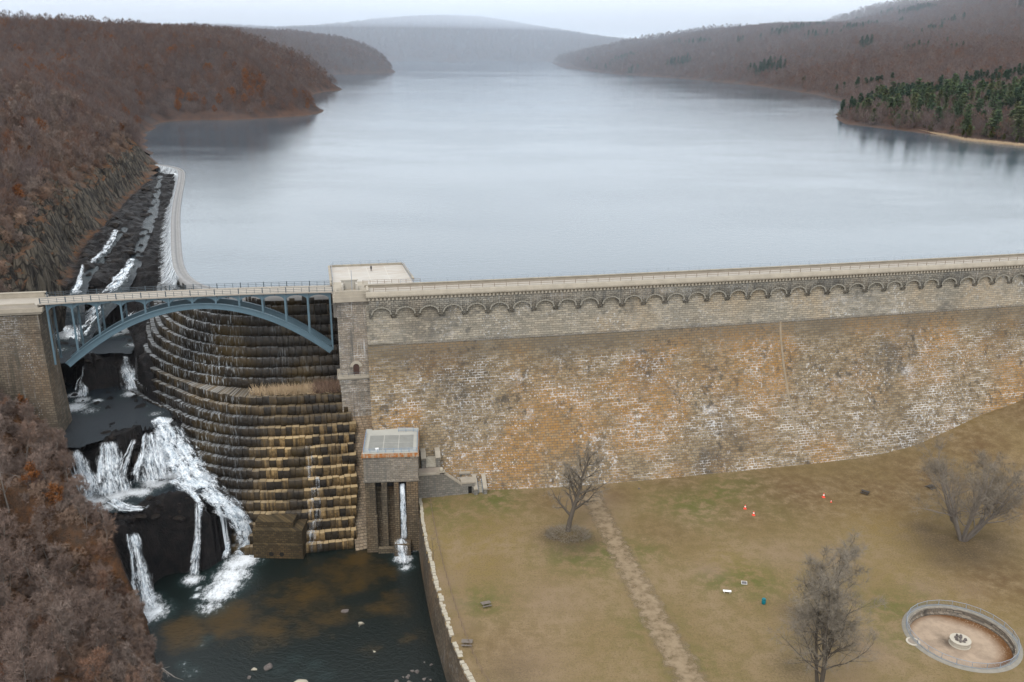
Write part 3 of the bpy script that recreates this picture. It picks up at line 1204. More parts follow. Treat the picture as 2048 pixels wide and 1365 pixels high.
house = thing("valve_house", "square stone valve house with flat railed roof at the foot of the dam", "valve house", hp(HW / 2, 5, -12))
mb = MB()
hbox(mb, 0, HW, 0, 13.5, 8.4, 14.9)
hbox(mb, -.15, HW + .15, -.15, 13.5, 8.0, 8.4)
mb.build("wall", M['house'], house)
mb = MB()
for a0, a1 in ((0.15, 2.7), (4.2, 5.6), (7.35, 8.6), (10.5, HW - .1)):
    hbox(mb, a0, a1, .1, 3.5, -13, 8.0)
hbox(mb, 0.0, 2.85, -.15, 3.5, -13, -2.0)
hbox(mb, 0.0, 2.95, -.25, 3.4, -2.0, -1.5)
hbox(mb, 10.4, HW + .05, -.1, 3.5, -13, -1.5)
mb.build("pier", M['house_wet'], house)
mb = MB()
hbox(mb, 0.2, HW - .2, 2.6, 9, -13, 8.0)
for a0, a1 in ((2.7, 4.2), (5.6, 7.35), (8.6, 10.5)):
    for k in range(11):
        hbox(mb, a0, a1, 2.6 - .12 * (11 - k), 2.7, -13 + 1.55 * k, -13 + 1.55 * (k + 1))
mb.build("recess_wall", M['house_wet'], house)
mb = MB()
for a0, a1 in ((2.72, 4.18), (5.62, 7.33), (8.62, 10.48)):
    hbox(mb, a0, a1, 1.15, 2.62, 6.2, 7.9)
mb.build("outlet", M['dark'], house)
k = NT('rusty_cornice')
pz = k.pos()
nn = k.noise(k.map(pz, (1, 1, .3)), 1.1, 4, .65)
rust_m = k.fin(k.mix(k.rng(nn, .4, .62), (.30, .11, .028), (.33, .27, .2)), .9, None, .1)
mb = MB()
hbox(mb, -.35, HW + .35, -.35, 13.5, 14.9, 15.5)
hbox(mb, -.2, HW + .2, -.2, 13.5, 15.5, 15.9)
mb.build("cornice", rust_m, house)
mb = MB()
hbox(mb, -.1, HW + .1, -.1, 15.0, 15.9, 16.0)
mb.build("roof", plain('roof_slab', (.38, .37, .33), .85, .2, .5), house)
mb = MB()
for i in range(3):
    for j in range(2):
        hbox(mb, 1.2 + i * 3.8, 4.75 + i * 3.8, 1.6 + j * 4.6, 5.9 + j * 4.6, 16.0, 16.06)
mb.build("roof_panel", plain('roof_panel', (.24, .24, .22), .6, .35, .5, .4), house)
hr = 16.0
railing("roof_railing", "blue grey railing round the flat roof of the valve house", [hp(.1, 12, hr), hp(.1, .1, hr), hp(HW - .1, .1, hr), hp(HW - .1, 12.5, hr), hp(8.4, 12.8, hr)], 1.9, (.35, .7, 1.1), M['rail_blue'], .06, .05)
bk = thing("roof_box", "small white box lying on the valve house roof", "box", hp(3.4, 1.7, 16.06))
MB().cbox(hp(3.4, 1.7, 16.065), .8, .55, .4, .2, .1).build("case", M['white'], bk)
MB().cbox(hp(3.4, 1.7, 16.465), .86, .6, .08, .2).build("lid", M['white'], bk)

# ------------------------------------------------------------------ stairs and walls right of the valve house
W0, W1 = P(841, 996, 0), P(985, 985, 0)
W0[2] = W1[2] = 0
wx = (W1 - W0) / np.linalg.norm(W1 - W0)
wy = np.array([-wx[1], wx[0], 0])
WL = float(np.linalg.norm(W1 - W0))


def wp(a, b, z):
    return W0 + wx * a + wy * b + np.array([0, 0, z])


def wbox(mb, a0, a1, b0, b1, z0, z1, taper=0):
    return mb.box(wp(a0, b0, z0), wx * (a1 - a0), wy * (b1 - b0), (0, 0, z1 - z0), taper)


rw = thing("landing_wall", "grey stone landing wall with sloping coping between the valve house and the lawn", "wall", wp(6, 0, 0))
mb = MB()
wbox(mb, -.6, 6.4, 0, 4.0, -2, 6.4)
mb.prism([(6.4, -2), (10.9, -2), (10.9, 2.6), (6.4, 6.3)], wp(0, 0.05, 0), wx, (0, 0, 1), wy * 1.0)
wbox(mb, 4.4, 5.0, -.12, 0, -2, 6.4)
wbox(mb, -.6, 6.3, -.25, .0, -2, 1.2)
mb.build("wall_body", M['stair'], rw)
mb = MB()
wbox(mb, -.7, 5.2, -.2, .6, 6.4, 6.85)
wbox(mb, 4.6, 6.6, -.25, 1.2, 6.85, 7.15)
mb.prism([(6.4, 6.32), (10.95, 2.62), (10.95, 3.15), (6.4, 6.85)], wp(0, -.15, 0), wx, (0, 0, 1), wy * 1.1)
mb.build("coping", M['coping'], rw)
mb = MB()
wbox(mb, -.5, 6.2, .6, 4.0, 6.4, 6.5)
mb.build("landing", plain('landing_slab', (.3, .25, .2), .9, .25, .6), rw)
mb = MB()
mb.lathe(wp(5.6, .45, 7.15), [(.001, 0), (.55, .02), (.6, .3), (.5, .7), (.2, .95), (.001, 1.0)], 10)
mb.build("finial", M['boulder_pale'], rw)

st_ = thing("stone_stair", "upper stone stair between two capped pedestals beside the valve house", "stair", wp(3, 5, 6.5))
mb = MB()
for i in range(8):
    wbox(mb, 1.9, 4.6, 4.2 + .38 * i, 8, 6.5 + .36 * i, 6.5 + .36 * (i + 1))
mb.build("step", M['concrete'], st_)
for a in (.8, 4.6):
    mb = MB()
    wbox(mb, a, a + 1.15, 4.0, 7.6, 6.4, 9.2)
    mb.build("pedestal", M['stair'], st_)
    mb = MB()
    mb.prism([(4.0, 8.9), (5.2, 10.2), (7.6, 10.4), (7.6, 9.2), (4.0, 8.4)], wp(a - .1, 0, 0.35), wy, (0, 0, 1), wx * 1.35)
    mb.build("cap", M['coping'], st_)

gd = thing("doorway_block", "low stone block with a dark doorway at the end of the sloping coping", "stone block", wp(12.5, 0, 0))
mb = MB()
wbox(mb, 10.9, 12.6, .1, 4.0, -1, 3.1)
wbox(mb, 13.6, 14.3, .1, 4.0, -1, 3.1)
wbox(mb, 12.6, 13.6, .1, 4.0, 2.2, 3.1)
mb.build("wall", M['stair'], gd)
mb = MB()
wbox(mb, 12.6, 13.6, .5, 3.5, -1, 2.2)
mb.build("doorway", M['dark'], gd)
mb = MB()
wbox(mb, 10.75, 14.5, -.1, 3.0, 3.1, 3.55)
mb.build("coping", M['coping'], gd)
bench = thing("stone_bench", "long pale stone slab seat above the low doorway block", "bench", wp(12, 4, 3.5))
mb = MB()
wbox(mb, 10.6, 13.6, 3.4, 4.4, 4.2, 4.6)
mb.build("seat", M['coping'], bench)
for a in (10.9, 12.9):
    mb = MB()
    wbox(mb, a, a + .4, 3.6, 4.2, 2.8, 4.2)
    mb.build("leg", M['stair'], bench)

st2 = thing("garden_stair", "lower stone stair with blue handrail and rounded pedestals at the lawn's edge", "stair", wp(16, 0, 0))
mb = MB()
for i in range(7):
    wbox(mb, 15.1, 16.5, .0 + .42 * i, 4.2, -.4 + .34 * i, -.06 + .34 * i)
mb.build("step", M['concrete'], st2)
for a in (14.1, 16.6):
    mb = MB()
    mb.prism([(-.8, -1), (4.0, -1), (4.0, 3.6), (3.2, 3.5), (1.8, 2.9), (.6, 1.9), (-.1, 1.6), (-.8, 1.4)], wp(a, 0, 0), wy, (0, 0, 1), wx * .9)
    mb.build("pedestal", M['stair'], st2)
    mb = MB()
    mb.prism([(-.9, 1.4), (-.1, 1.62), (.6, 1.92), (1.8, 2.92), (3.2, 3.52), (4.1, 3.62), (4.1, 3.95), (3.1, 3.85), (1.6, 3.2), (.4, 2.2), (-.2, 1.9), (-.9, 1.75)], wp(a - .1, 0, 0), wy, (0, 0, 1), wx * 1.1)
    mb.build("cap", M['coping'], st2)
for a in (15.25, 16.4):
    mb = MB()
    mb.path([wp(a, -.2, 0), wp(a, -.2, 1.1), wp(a, 2.6, 3.0), wp(a, 3.0, 3.0)], .05, 6)
    mb.build("handrail", M['rail_blue'], st2)

# ------------------------------------------------------------------ stepped spillway
crest0 = [(-43, 238.4), (-52, 236.4), (-62, 234.8), (-74, 234.2), (-84, 237.4), (-91.5, 244.8), tuple(P(350, 545, 48)[:2]), tuple(P(345, 500, 48)[:2]), tuple(P(345, 420, 48)[:2]), tuple(P(362, 350, 48)[:2]), tuple(P(352, 338, 48)[:2]), tuple(P(305, 331, 48)[:2])]
crest = resample(smooth_path(crest0, 3), 0.5)
CREST = with_normals(crest, -1)
CL = np.r_[0, np.cumsum(np.linalg.norm(np.diff(crest, axis=0), axis=1))]


def ledge_w(s):
    return 0.3 + 5.4 * (1 - sstep(24, 48, s))


def course_off(ci, s):
    m = 1 + .62 * sstep(40, 66, s)
    if ci < 9:
        return .5 + .85 * ci * m
    return .5 + 9 * .85 * m + ledge_w(s) + 1.35 * (ci - 9) * (1 + .15 * (m - 1))


rs = np.random.RandomState(4)
spill = thing("stepped_spillway", "great curved staircase spillway of dark wet granite courses below the bridge", "spillway", (-62, 215, -12))
courses = [(48 - 2.67 * k, 2.67, .5 + .85 * k, 0, .85) for k in range(9)]
courses += [(24 - 2.4 * j, 2.4, 9 * .85 + .5 + 1.35 * j, 1, 1.35) for j in range(15)]
cxy = crest
nxy = np.array([(q[2], q[3]) for q in CREST])
for ci, (zt, h, off, low, tr) in enumerate(courses):
    line = cxy + nxy * course_off(ci, CL)[:, None]
    ymax = 345 if zt > 40 else (310 if zt > 32 else (290 if zt > 20 else (262 if zt > 5 else 235)))
    keep = (line[:, 1] < ymax) | (np.arange(len(line)) < 60)
    last = np.where(keep)[0].max()
    line = line[:last + 1]
    nn_ = nxy[:last + 1]
    ll = np.r_[0, np.cumsum(np.linalg.norm(np.diff(line, axis=0), axis=1))]
    V, F, ST, DRY, BLK, WET = [], [], [], [], [], []
    s = -rs.rand()
    depth = tr * 2.5 + .9 + (6.5 if (low and ci == 9) else 0)
    while s < ll[-1] - .5:
        L = 1.25 + rs.rand() * .8
        a, b = max(s, 0), min(s + L - .12, ll[-1])
        s += L
        if b - a < .3:
            continue
        if np.interp((a + b) / 2, ll, line[:, 0]) > -42.0 + .062 * (18 - min(zt, 18)):
            continue
        pa = np.array([np.interp(a, ll, line[:, 0]), np.interp(a, ll, line[:, 1])])
        pb = np.array([np.interp(b, ll, line[:, 0]), np.interp(b, ll, line[:, 1])])
        na = np.array([np.interp(a, ll, nn_[:, 0]), np.interp(a, ll, nn_[:, 1])])
        nb = np.array([np.interp(b, ll, nn_[:, 0]), np.interp(b, ll, nn_[:, 1])])
        j = rs.uniform(-.18, .18) * (1.3 if low else .8)
        jz = rs.uniform(-.22, .08)
        ch = .08 + rs.rand() * .12
        pr = [(-depth, zt - h - .3), (j + .12, zt - h - .3), (j + .10, zt - h * .45), (j, zt - ch + jz), (j - ch * 1.1, zt + jz), (-depth, zt + jz * .3)]
        base = len(V)
        x_, y_ = (pa + pb) / 2
        # dry towards the right of the lower face, where no water runs
        dv = float(sstep(-72, -60, x_) * sstep(22, 14, zt) * (1 - .85 * sstep(3.2, 1.6, abs(x_ - (-55.5 - (10 - zt) * .02))) * (zt < 13)))
        if not low:
            dv = .30 * float(sstep(-62, -48, x_)) * (1 if zt > 42 else .3)
        if ci in (9, 10):
            dv = max(dv, .25)
        wv = float(np.clip(.2 + .95 * sstep(-70, -92, x_) * (.5 + .5 * sstep(14, 34, zt)) + .3 * sstep(-58, -75, x_), 0, 1)) * (1 - .85 * dv)
        if low and x_ > -62:
            wv = max(0, wv - .15)
        bk_ = rs.rand()
        for q, n_, ss in ((pa, na, a), (pb, nb, b)):
            for (oo, z_) in pr:
                V.append((q[0] + n_[0] * oo, q[1] + n_[1] * oo, z_))
                ST.append((ss, z_, 0))
                DRY.append(dv)
                BLK.append(bk_)
                WET.append(wv)
        F += [(base + k, base + k + 1, base + k + 7, base + k + 6) for k in range(5)]
        F += [(base, base + 5, base + 3, base + 1), (base + 6, base + 7, base + 9, base + 11)]
    me = np_mesh("step", V, F, {'st': ST, 'dry': DRY, 'blk': BLK, 'wet': WET})
    o = link("step", me, M['spill'], spill)
# the crest wall with its channel, running away up the shore
V, F, ST = sweep(CREST, [(-2.7, 45), (-2.7, 48.35), (-2.5, 48.5), (-1.9, 48.5), (-1.8, 48.15), (-.9, 48.15), (-.8, 48.55), (.55, 48.6), (.62, 46.5)])
link("crest_wall", np_mesh("crest_wall", V, F, {'st': ST}), plain('crest_stone', (.24, .235, .23), .8, .35, .6), spill)
# water sliding over the crest where it runs upstream
i0 = int(np.searchsorted(CL, 58))
sub = [CREST[i] for i in range(i0, len(CREST) - 6, 3)]
V, F, ST = sweep(sub, [(.5, 48.64), (.9, 48.1), (1.6, 46.6), (2.7, 45.1), (3.8, 44.3), (5.0, 43.9)])
L_ = ST[:, 0].copy()
e_ = np.tile([1, 1, .9, .75, .55, .2], len(sub))
fade = sstep(0, 14, L_)
V[:, 2] += (fbm(V[:, 0] * .8, V[:, 1] * .8, 3, 5) - .5) * .2
wo = link("weir_overflow", np_mesh("weir_overflow", V, F, {'st': np.stack([ST[:, 0], ST[:, 1], e_ * (.55 + .32 * fade)], 1)}, smooth=True), M['fall'])
tag(wo, "white sheet of water sliding over the long weir crest upstream of the bridge", "water")

# box of old masonry with two drain holes at the foot
c0, c1 = P(506, 1106, -12) + np.array([.9, -2.4, 0]), P(604, 1108, -12) + np.array([.9, -2.4, 0])
bx_ = (c1 - c0) / np.linalg.norm(c1 - c0)
by_ = np.array([-bx_[1], bx_[0], 0])
bl_ = float(np.linalg.norm(c1 - c0))
blk = thing("drain_block", "low brown masonry block with two round drain holes at the spillway foot", "masonry block", c0)
mb = MB()
mb.box(c0 - np.array([0, 0, 1]), bx_ * bl_, by_ * 7, (0, 0, 5.0))
mb.box(c0 + by_ * .7 + np.array([0, 0, 4.0]), bx_ * (bl_ - .1), by_ * 7, (0, 0, 3.6))
mb.box(c0 + by_ * 2.2 + bx_ * .4 + np.array([0, 0, 7.6]), bx_ * (bl_ - 3), by_ * 6, (0, 0, 1.6))
mb.build("masonry", masonry('drain_stone', (.055, .04, .02), (.10, .07, .034), (.02, .016, .01), .4, 0, bw=1.1, bh=.6, coord='obj', joint=(.03, .025, .018)), blk)
for a in (.36, .57):
    mb = MB()
    c = c0 + bx_ * bl_ * a + np.array([0, 0, 1.2])
    mb.tube(c - by_ * .03, c + by_ * 1.5, .62, .62, 16)
    mb.build("drain_hole", M['dark'], blk)

# ------------------------------------------------------------------ bridge
BA, BB = P(80, 611, 51.0), P(665, 586, 51.0)
bd = BB - BA
BL = float(np.linalg.norm(bd))
bd /= BL
bn = np.array([-bd[1], bd[0], 0])


def camber(s):
    return .45 * (1 - ((s - BL / 2) / (BL / 2)) ** 2)


def bp(s, w, z, cam_=True):
    return np.array([BA[0], BA[1], 0]) + bd * s + bn * w + np.array([0, 0, z + (camber(s) if cam_ else 0)])


BW = 6.6
bridge = thing("steel_arch_bridge", "blue grey steel arch bridge with spandrel columns crossing the gorge", "bridge", bp(BL / 2, 3, 36, False))
NS = 13
mb = MB()
ss = np.linspace(-.5, BL + .8, 30)
pr = [(0, 51.0), (0, 51.32), (.45, 51.34), (.5, 51.2), (BW - .5, 51.2), (BW - .45, 51.34), (BW, 51.32), (BW, 51.0)]
V = [tuple(bp(s, w, z)) for s in ss for w, z in pr]
F = [(i * 8 + j, i * 8 + (j + 1) % 8, (i + 1) * 8 + (j + 1) % 8, (i + 1) * 8 + j) for i in range(29) for j in range(8)]
MB().add(V, F).build("deck", M['road'], bridge)
col_s = [1.3 + (BL - 2.0) * i / (NS - 1) for i in range(NS)]
rib_z = lambda s: 35.6 + 13.9 * (1 - ((s - (BL + 3) / 2) / (BL / 2 - 2.2)) ** 2)
for w in (.55, BW - .75):
    # arch rib: box girder with flanges
    m1 = MB()
    s_r = np.linspace(3.6, BL - .6, 41)
    for (d1, d2, w1, w2) in ((-1.25, 0, 0, .2), (-.12, .06, -.3, .5), (-1.35, -1.2, -.3, .5)):
        V, F = [], []
        for i, s in enumerate(s_r):
            sl = (rib_z(s + .1) - rib_z(s - .1)) / .2
            q = math.sqrt(1 + sl * sl)
            th = 1.0 + .15 * abs(s - BL / 2) / (BL / 2)
            for dd, ww in ((d1, w1), (d1, w2), (d2, w2), (d2, w1)):
                V.append(tuple(bp(s - sl / q * dd * th * -1 * -1, w + ww, rib_z(s) + dd * th / q, False)))
        F = [(i * 4 + j, i * 4 + (j + 1) % 4, i * 4 + 4 + (j + 1) % 4, i * 4 + 4 + j) for i in range(len(s_r) - 1) for j in range(4)]
        F += [(0, 1, 2, 3), tuple(4 * (len(s_r) - 1) + j for j in range(4))]
        m1.add(V, F)
    m1.build("arch_rib", M['steel'], bridge)
    # arched spandrel plates under the deck
    m2 = MB()
    for i in range(NS - 1):
        a, b = col_s[i] + .2, col_s[i + 1] - .2
        c, hw = (a + b) / 2, (b - a) / 2
        th = np.linspace(PI, 0, 15)
        lo = [(c + hw * math.cos(t), 49.05 + 1.35 * math.sin(t)) for t in th]
        V = []
        for ww in (0, .14):
            for s, z in lo:
                V.append(tuple(bp(s, w + .1 + ww, z)))
                V.append(tuple(bp(s, w + .1 + ww, 51.0)))
        n_ = 30
        F = [(2 * j, 2 * j + 2, 2 * j + 3, 2 * j + 1) for j in range(14)] + [(n_ + 2 * j, n_ + 2 * j + 1, n_ + 2 * j + 3, n_ + 2 * j + 2) for j in range(14)]
        F += [(2 * j, n_ + 2 * j, n_ + 2 * j + 2, 2 * j + 2) for j in range(14)]
        m2.add(V, F)
    m2.build("spandrel_plate", M['steel'], bridge)
    for i, s in enumerate(col_s):
        zb = rib_z(s) - .05 if 3.6 < s < BL - .7 else 35.2
        mc = MB()
        o_ = bp(s - .2, w + .0, zb, False)
        top = bp(s, w, 51.0)[2]
        mc.box(o_, bd * .32, bn * .34, (0, 0, top - zb - .02))
        mc.box(o_ - bd * .08 - bn * .06, bd * .46, bn * .08, (0, 0, top - zb - .02))
        mc.build("column", M['steel'], bridge)
for i, s in enumerate(col_s):
    zb = rib_z(s) if 3.6 < s < BL - .7 else 35.2
    if 50.6 - zb > 3.0:
        mx = MB()
        for (wa, wb) in ((.75, BW - .6), (BW - .6, .75)):
            mx.tube(bp(s, wa, zb + .4, False), bp(s, wb, 49.6, False), .09, .09, 5)
        mx.tube(bp(s, .7, (zb + 50) / 2, False), bp(s, BW - .6, (zb + 50) / 2, False), .1, .1, 5)
        mx.build("cross_brace", M['steel_dark'], bridge)
mb = MB()
for s in np.arange(2, BL, 2.84):
    mb.box(bp(s - .12, .4, 50.5), bd * .24, bn * (BW - .8), (0, 0, .48))
mb.build("floor_beam", M['steel_dark'], bridge)
railing("bridge_railing", "dark blue post and rail railing on the near side of the bridge", [bp(s, .18, 51.33) for s in np.linspace(0, BL, 20)], (BL) / 36.0, (.3, .75, 1.2), M['steel_dark'], .055, .05, thick_every=3, r_thick=.11)
railing("bridge_railing", "dark blue post and rail railing on the far side of the bridge", [bp(s, BW - .18, 51.33) for s in np.linspace(0, BL, 20)], (BL) / 36.0, (.3, .75, 1.2), M['steel_dark'], .055, .05, thick_every=3, r_thick=.11)

# left abutment
ab = thing("bridge_abutment", "old stained stone abutment carrying the left end of the bridge", "abutment", bp(-10, 0, 30, False))
mb = MB()
mb.box(bp(-36, -.2, 44, False), bd * 35.3, bn * 9.5, (0, 0, 5.0))
V = []
for z, ex_, fr2 in ((16, 1.2, -1.4), (30, .5, -.6), (44, .0, -.05)):
    for a, w in ((-36, fr2), (-.9 + ex_, fr2), (-.9 + ex_, 10), (-36, 10)):
        V.append(tuple(bp(a, w, z, False)))
mb.add(V, [(0, 1, 5, 4), (1, 2, 6, 5), (4, 5, 9, 8), (5, 6, 10, 9), (2, 3, 7, 6), (6, 7, 11, 10)])
mb.build("wall", M['abut'], ab)
mb = MB()
mb.box(bp(-36, -.55, 48.9, False), bd * 36.1, bn * 10.2, (0, 0, .6))
mb.box(bp(-36, -.95, 49.5, False), bd * 36.6, bn * 11, (0, 0, 1.0))
mb.build("cornice", M['coping'], ab)
mb = MB()
mb.box(bp(-36, -.5, 50.5, False), bd * 35.5, bn * 9.8, (0, 0, .75))
mb.build("deck", M['road'], ab)
mb = MB()
mb.box(bp(-36, -.4, 51.25, False), bd * 34.8, bn * .5, (0, 0, .4))
mb.box(bp(-12.2, BW + .2, 51.25, False), bd * 11.5, bn * .7, (0, 0, 1.15))
mb.box(bp(-12.6, BW + .1, 52.4, False), bd * 12.3, bn * .9, (0, 0, .25))
mb.build("parapet", M['coping'], ab)
railing("abutment_railing", "short grey railing beyond the stone parapet on the abutment", [bp(-34, BW + .5, 51.25, False), bp(-13, BW + .5, 51.25, False)], 2.4, (.5, 1.0), M['rail_grey'], .05, .035)
# ------------------------------------------------------------------ land: shorelines in plan
WET = np.array([(-199, 510), (-232, 565), (-270, 660), (-301, 773), (-275, 802), (-239, 806), (-215, 830), (-198, 857), (-190, 900), (-199, 937), (-225, 1010), (-262, 1120), (-268, 1250), (-251, 1344), (-285, 1420), (-380, 1560), (-430, 1800), (-380, 2050), (-300, 2130), (-280, 2175), (-300, 2300), (-420, 2500), (-600, 3000), (-640, 3400), (-489, 3559), (-300, 3650), (156, 3873), (160, 3600), (132, 3279), (150, 2900), (200, 2400), (231, 2206), (300, 2050), (380, 1818), (420, 1600), (430, 1331), (400, 1100), (330, 950), (300, 860), (293, 815), (302, 790), (362, 650), (450, 580), (700, 500), (700, 250), (215, 280), (-30, 240), (-62, 233), (-84, 237), (-100, 259), (-112, 289), (-138, 362), (-170, 463)], float)


def dist_in(poly, x, y):
    """distance to the outline and whether inside"""
    x, y = np.asarray(x, float), np.asarray(y, float)
    d2 = np.full(x.shape, 1e18)
    ins = np.zeros(x.shape, bool)
    n = len(poly)
    for i in range(n):
        ax, ay = poly[i]
        bx, by = poly[(i + 1) % n]
        ex, ey = bx - ax, by - ay
        t = np.clip(((x - ax) * ex + (y - ay) * ey) / (ex * ex + ey * ey), 0, 1)
        d2 = np.minimum(d2, (x - ax - t * ex) ** 2 + (y - ay - t * ey) ** 2)
        c = ((ay > y) != (by > y)) & (x < (bx - ax) * (y - ay) / (by - ay + 1e-12) + ax)
        ins ^= c
    return np.sqrt(d2), ins


def hills_h(x, y):
    s, ins = dist_in(WET, x, y)
    s = s + (fbm(x / 45, y / 45, 3, 3) - .5) * 22 * sstep(0, 40, s)
    far = sstep(2700, 3500, y)
    lft = 1 - sstep(-120, 60, x)
    A_l = (82 - 36 * sstep(-270, -430, x) * (1 - sstep(820, 1050, y)) - 12 * sstep(720, 480, y) - 24 * sstep(-410, -560, x) * sstep(980, 1100, y) * (1 - sstep(1800, 2000, y))) + 24 * (fbm(x / 420, y / 420, 3, 8) - .5) - 8 * sstep(1900, 2200, y)
    L_l = 78 - 18 * sstep(1700, 2000, y)
    A_r = (.30 + .70 * sstep(900, 1900, y)) * (128 + 70 * sstep(650, 1250, x) - 26 * np.exp(-((x - 860) / 130) ** 2) + 34 * (fbm(x / 380, y / 380, 3, 21) - .5))
    L_r = np.full_like(x, 290.0)
    A_f = 62 + 128 * np.exp(-((x + 340) / 620) ** 2) + 55 * np.exp(-((x + 1500) / 420) ** 2) + 44 * (fbm(x / 600, y / 600, 3, 40) - .5) + 70 * sstep(700, 1800, x)
    L_f = np.full_like(x, 420.0)
    A = (A_l * lft + A_r * (1 - lft)) * (1 - far) + A_f * far
    L = (L_l * lft + L_r * (1 - lft)) * (1 - far) + L_f * far
    h = 48.25 + A * (1 - np.exp(-np.maximum(s, 0) / L)) + (fbm(x / 60, y / 60, 3, 61) - .5) * 8 * sstep(10, 80, s)
    return np.where(ins, 48 - np.minimum(6, s * .25), h)


# left bank line, from the pool up the gorge to the weir's end: x, y, z
bank = [(-30, 80, -11), (-52, 115, -11)] + [tuple(P(u, v, z)) for u, v, z in ((320, 1365, -11), (290, 1240, -11), (240, 1085, 6), (185, 1020, 7), (150, 950, 14), (125, 850, 18), (105, 760, 24), (100, 700, 27), (115, 600, 38), (135, 560, 40), (170, 490, 43), (230, 430, 43.5), (290, 370, 44.5), (310, 335, 47))] + [(-204, 512, 48.3), (-232, 565, 48.3), (-270, 660, 48.3)]
bank = np.array(bank)


def bank_at(y):
    return np.interp(y, bank[:, 1], bank[:, 0]), np.interp(y, bank[:, 1], bank[:, 2])


def left_h(x, y):
    bx, bz = bank_at(y)
    off = bx - x
    soft = np.interp(off, [0, 3, 15, 40, 90, 160, 260, 420], [0, 2.5, 10, 24, 44, 60, 76, 86])
    cl = np.interp(off, [0, 2, 7, 12, 25, 60, 120, 250, 420], [0, 3, 15, 18, 23, 36, 54, 76, 88])
    w = sstep(225, 262, y)
    h = bz + soft * (1 - w) + cl * w
    nz = (fbm(x / 9, y / 9, 4, 11) - .5)
    rg = np.abs(fbm(x / 6, y / 14, 4, 15) - .5) * 2
    h = h + nz * 5 * sstep(0, 12, off) - w * (rg * 8 + 2.5 * (vnoise(x / 2.2, y / 2.2, 91) > .55)) * sstep(0, 4, off) * (1 - sstep(14, 40, off)) + w * (fbm(x / 3, y / 3, 3, 19) - .5) * 4 * sstep(1, 5, off) * (1 - sstep(12, 30, off))
    wy = sstep(455, 560, y)
    return h * (1 - wy) + hills_h(x, y) * wy


def inpoly(px_, z):
    pl = np.array([P(u, v, z)[:2] for u, v in px_])
    return lambda x, y: dist_in(pl, x, y)[1]


def px3(lst):
    return [P(u, v, z) for u, v, z in lst]


FALLS = [
    ("small white waterfall left of the dark overhang below the bridge", [(174, 731, 25.9), (172, 740, 24.5), (169, 765, 19.5), (164, 800, 16.3)], [2.2, 2.6, 3.6, 5]),
    ("white waterfall dropping beside the lowest left end of the stepped spillway", [(252, 712, 26), (254, 722, 24.6), (259, 750, 19.6), (268, 784, 16.3)], [2.4, 3.0, 5, 6.5]),
    ("leftmost broad waterfall of the wide row below the middle pool", [(156, 902, 16.4), (157, 912, 15.4), (163, 950, 10.4), (176, 1003, 5.2)], [3.4, 4.8, 6.2, 8.5]),
    ("central broad fanned waterfall of the wide row below the middle pool", [(216, 882, 16.6), (218, 893, 15.6), (224, 935, 10.6), (236, 992, 5.2)], [4.0, 5.6, 7.4, 10.5]),
    ("rightmost veil waterfall of the wide row below the middle pool", [(300, 868, 17), (298, 880, 15.8), (304, 920, 11), (316, 968, 5.8)], [3.4, 5.6, 7.6, 10]),
    ("thin slanting waterfall between the central fan and the right veil", [(272, 880, 16.4), (266, 897, 14.6), (254, 930, 10.6), (246, 965, 7.2)], [1.4, 1.6, 2, 3]),
    ("big foaming cascade rushing down along the foot of the stepped spillway", [(316, 840, 17.2), (336, 862, 15.4), (350, 890, 12), (366, 930, 8.4), (392, 968, 5.6), (436, 1002, 2.4), (472, 1030, -1.6), (488, 1060, -6), (489, 1092, -10.2), (480, 1114, -12.2)], [5, 9, 11.5, 12, 11.5, 10.5, 8.5, 6.5, 6.5, 6]),
    ("narrow white fall just left of the top of the main cascade", [(314, 856, 16.6), (318, 884, 13.2), (327, 926, 8.6), (334, 945, 6.6)], [1.8, 2.6, 3.6, 4.5]),
    ("small white spill over the black rock beside the main cascade", [(434, 1004, 2.8), (440, 1030, -.5), (447, 1060, -5), (452, 1092, -10), (450, 1118, -11.8)], [1.6, 1.6, 2.0, 2.6, 3.5]),
    ("tall narrow waterfall plunging into the pool beside the brown left bank", [(262, 1070, 4.6), (266, 1082, 3.6), (277, 1130, -2.6), (288, 1178, -8.2), (299, 1226, -11.9)], [2.2, 2.8, 3.6, 4.6, 6]),
    ("thread of falling water splitting the big black rock", [(398, 1008, 4.6), (400, 1026, 2.8), (402, 1068, -2.4), (398, 1110, -7.6), (388, 1156, -11.9)], [1.3, 1.1, 1.2, 1.9, 4.2])]
RAPIDS = [
    ("white rapids winding between black rocks left of the big boulder", [(225, 1000, 5.3), (252, 1020, 5.2), (290, 1022, 6.2), (300, 1010, 6.6)], [4, 3, 2.5, 1.5]),
    ("white stream running over the top of the big black rock", [(350, 962, 6.4), (385, 990, 7.6), (402, 1015, 7.2), (400, 1034, 6.4)], [4, 2.4, 1.8, 1.4]),
    ("broad bright rapids seen through the left bridge columns", [(205, 612, 34.5), (185, 632, 31.8), (160, 655, 28.8), (138, 682, 26.4)], [6, 8, 11, 10]),
    ("white water breaking at the foot of the spillway steps under the bridge", [(275, 625, 32), (262, 645, 28.8), (245, 662, 26.6), (215, 675, 26.3)], [3.5, 5, 6, 5]),
    ("narrow chute of white water between dark rocks behind the bridge", [(168, 532, 43), (164, 552, 41.2), (158, 575, 39.6), (150, 592, 38.4)], [1.3, 1.7, 2.8, 3.6]),
    ("white rapids between dark rocks just upstream of the bridge", [(262, 520, 42.6), (252, 550, 41.4), (235, 572, 40), (205, 590, 38)], [3, 4, 5, 4.5]),
    ("speckled rapids at the gorge's upper end beside the long weir", [(232, 462, 44), (222, 485, 43.6), (205, 508, 42.8), (180, 528, 41.6)], [2, 2.6, 3, 3])]
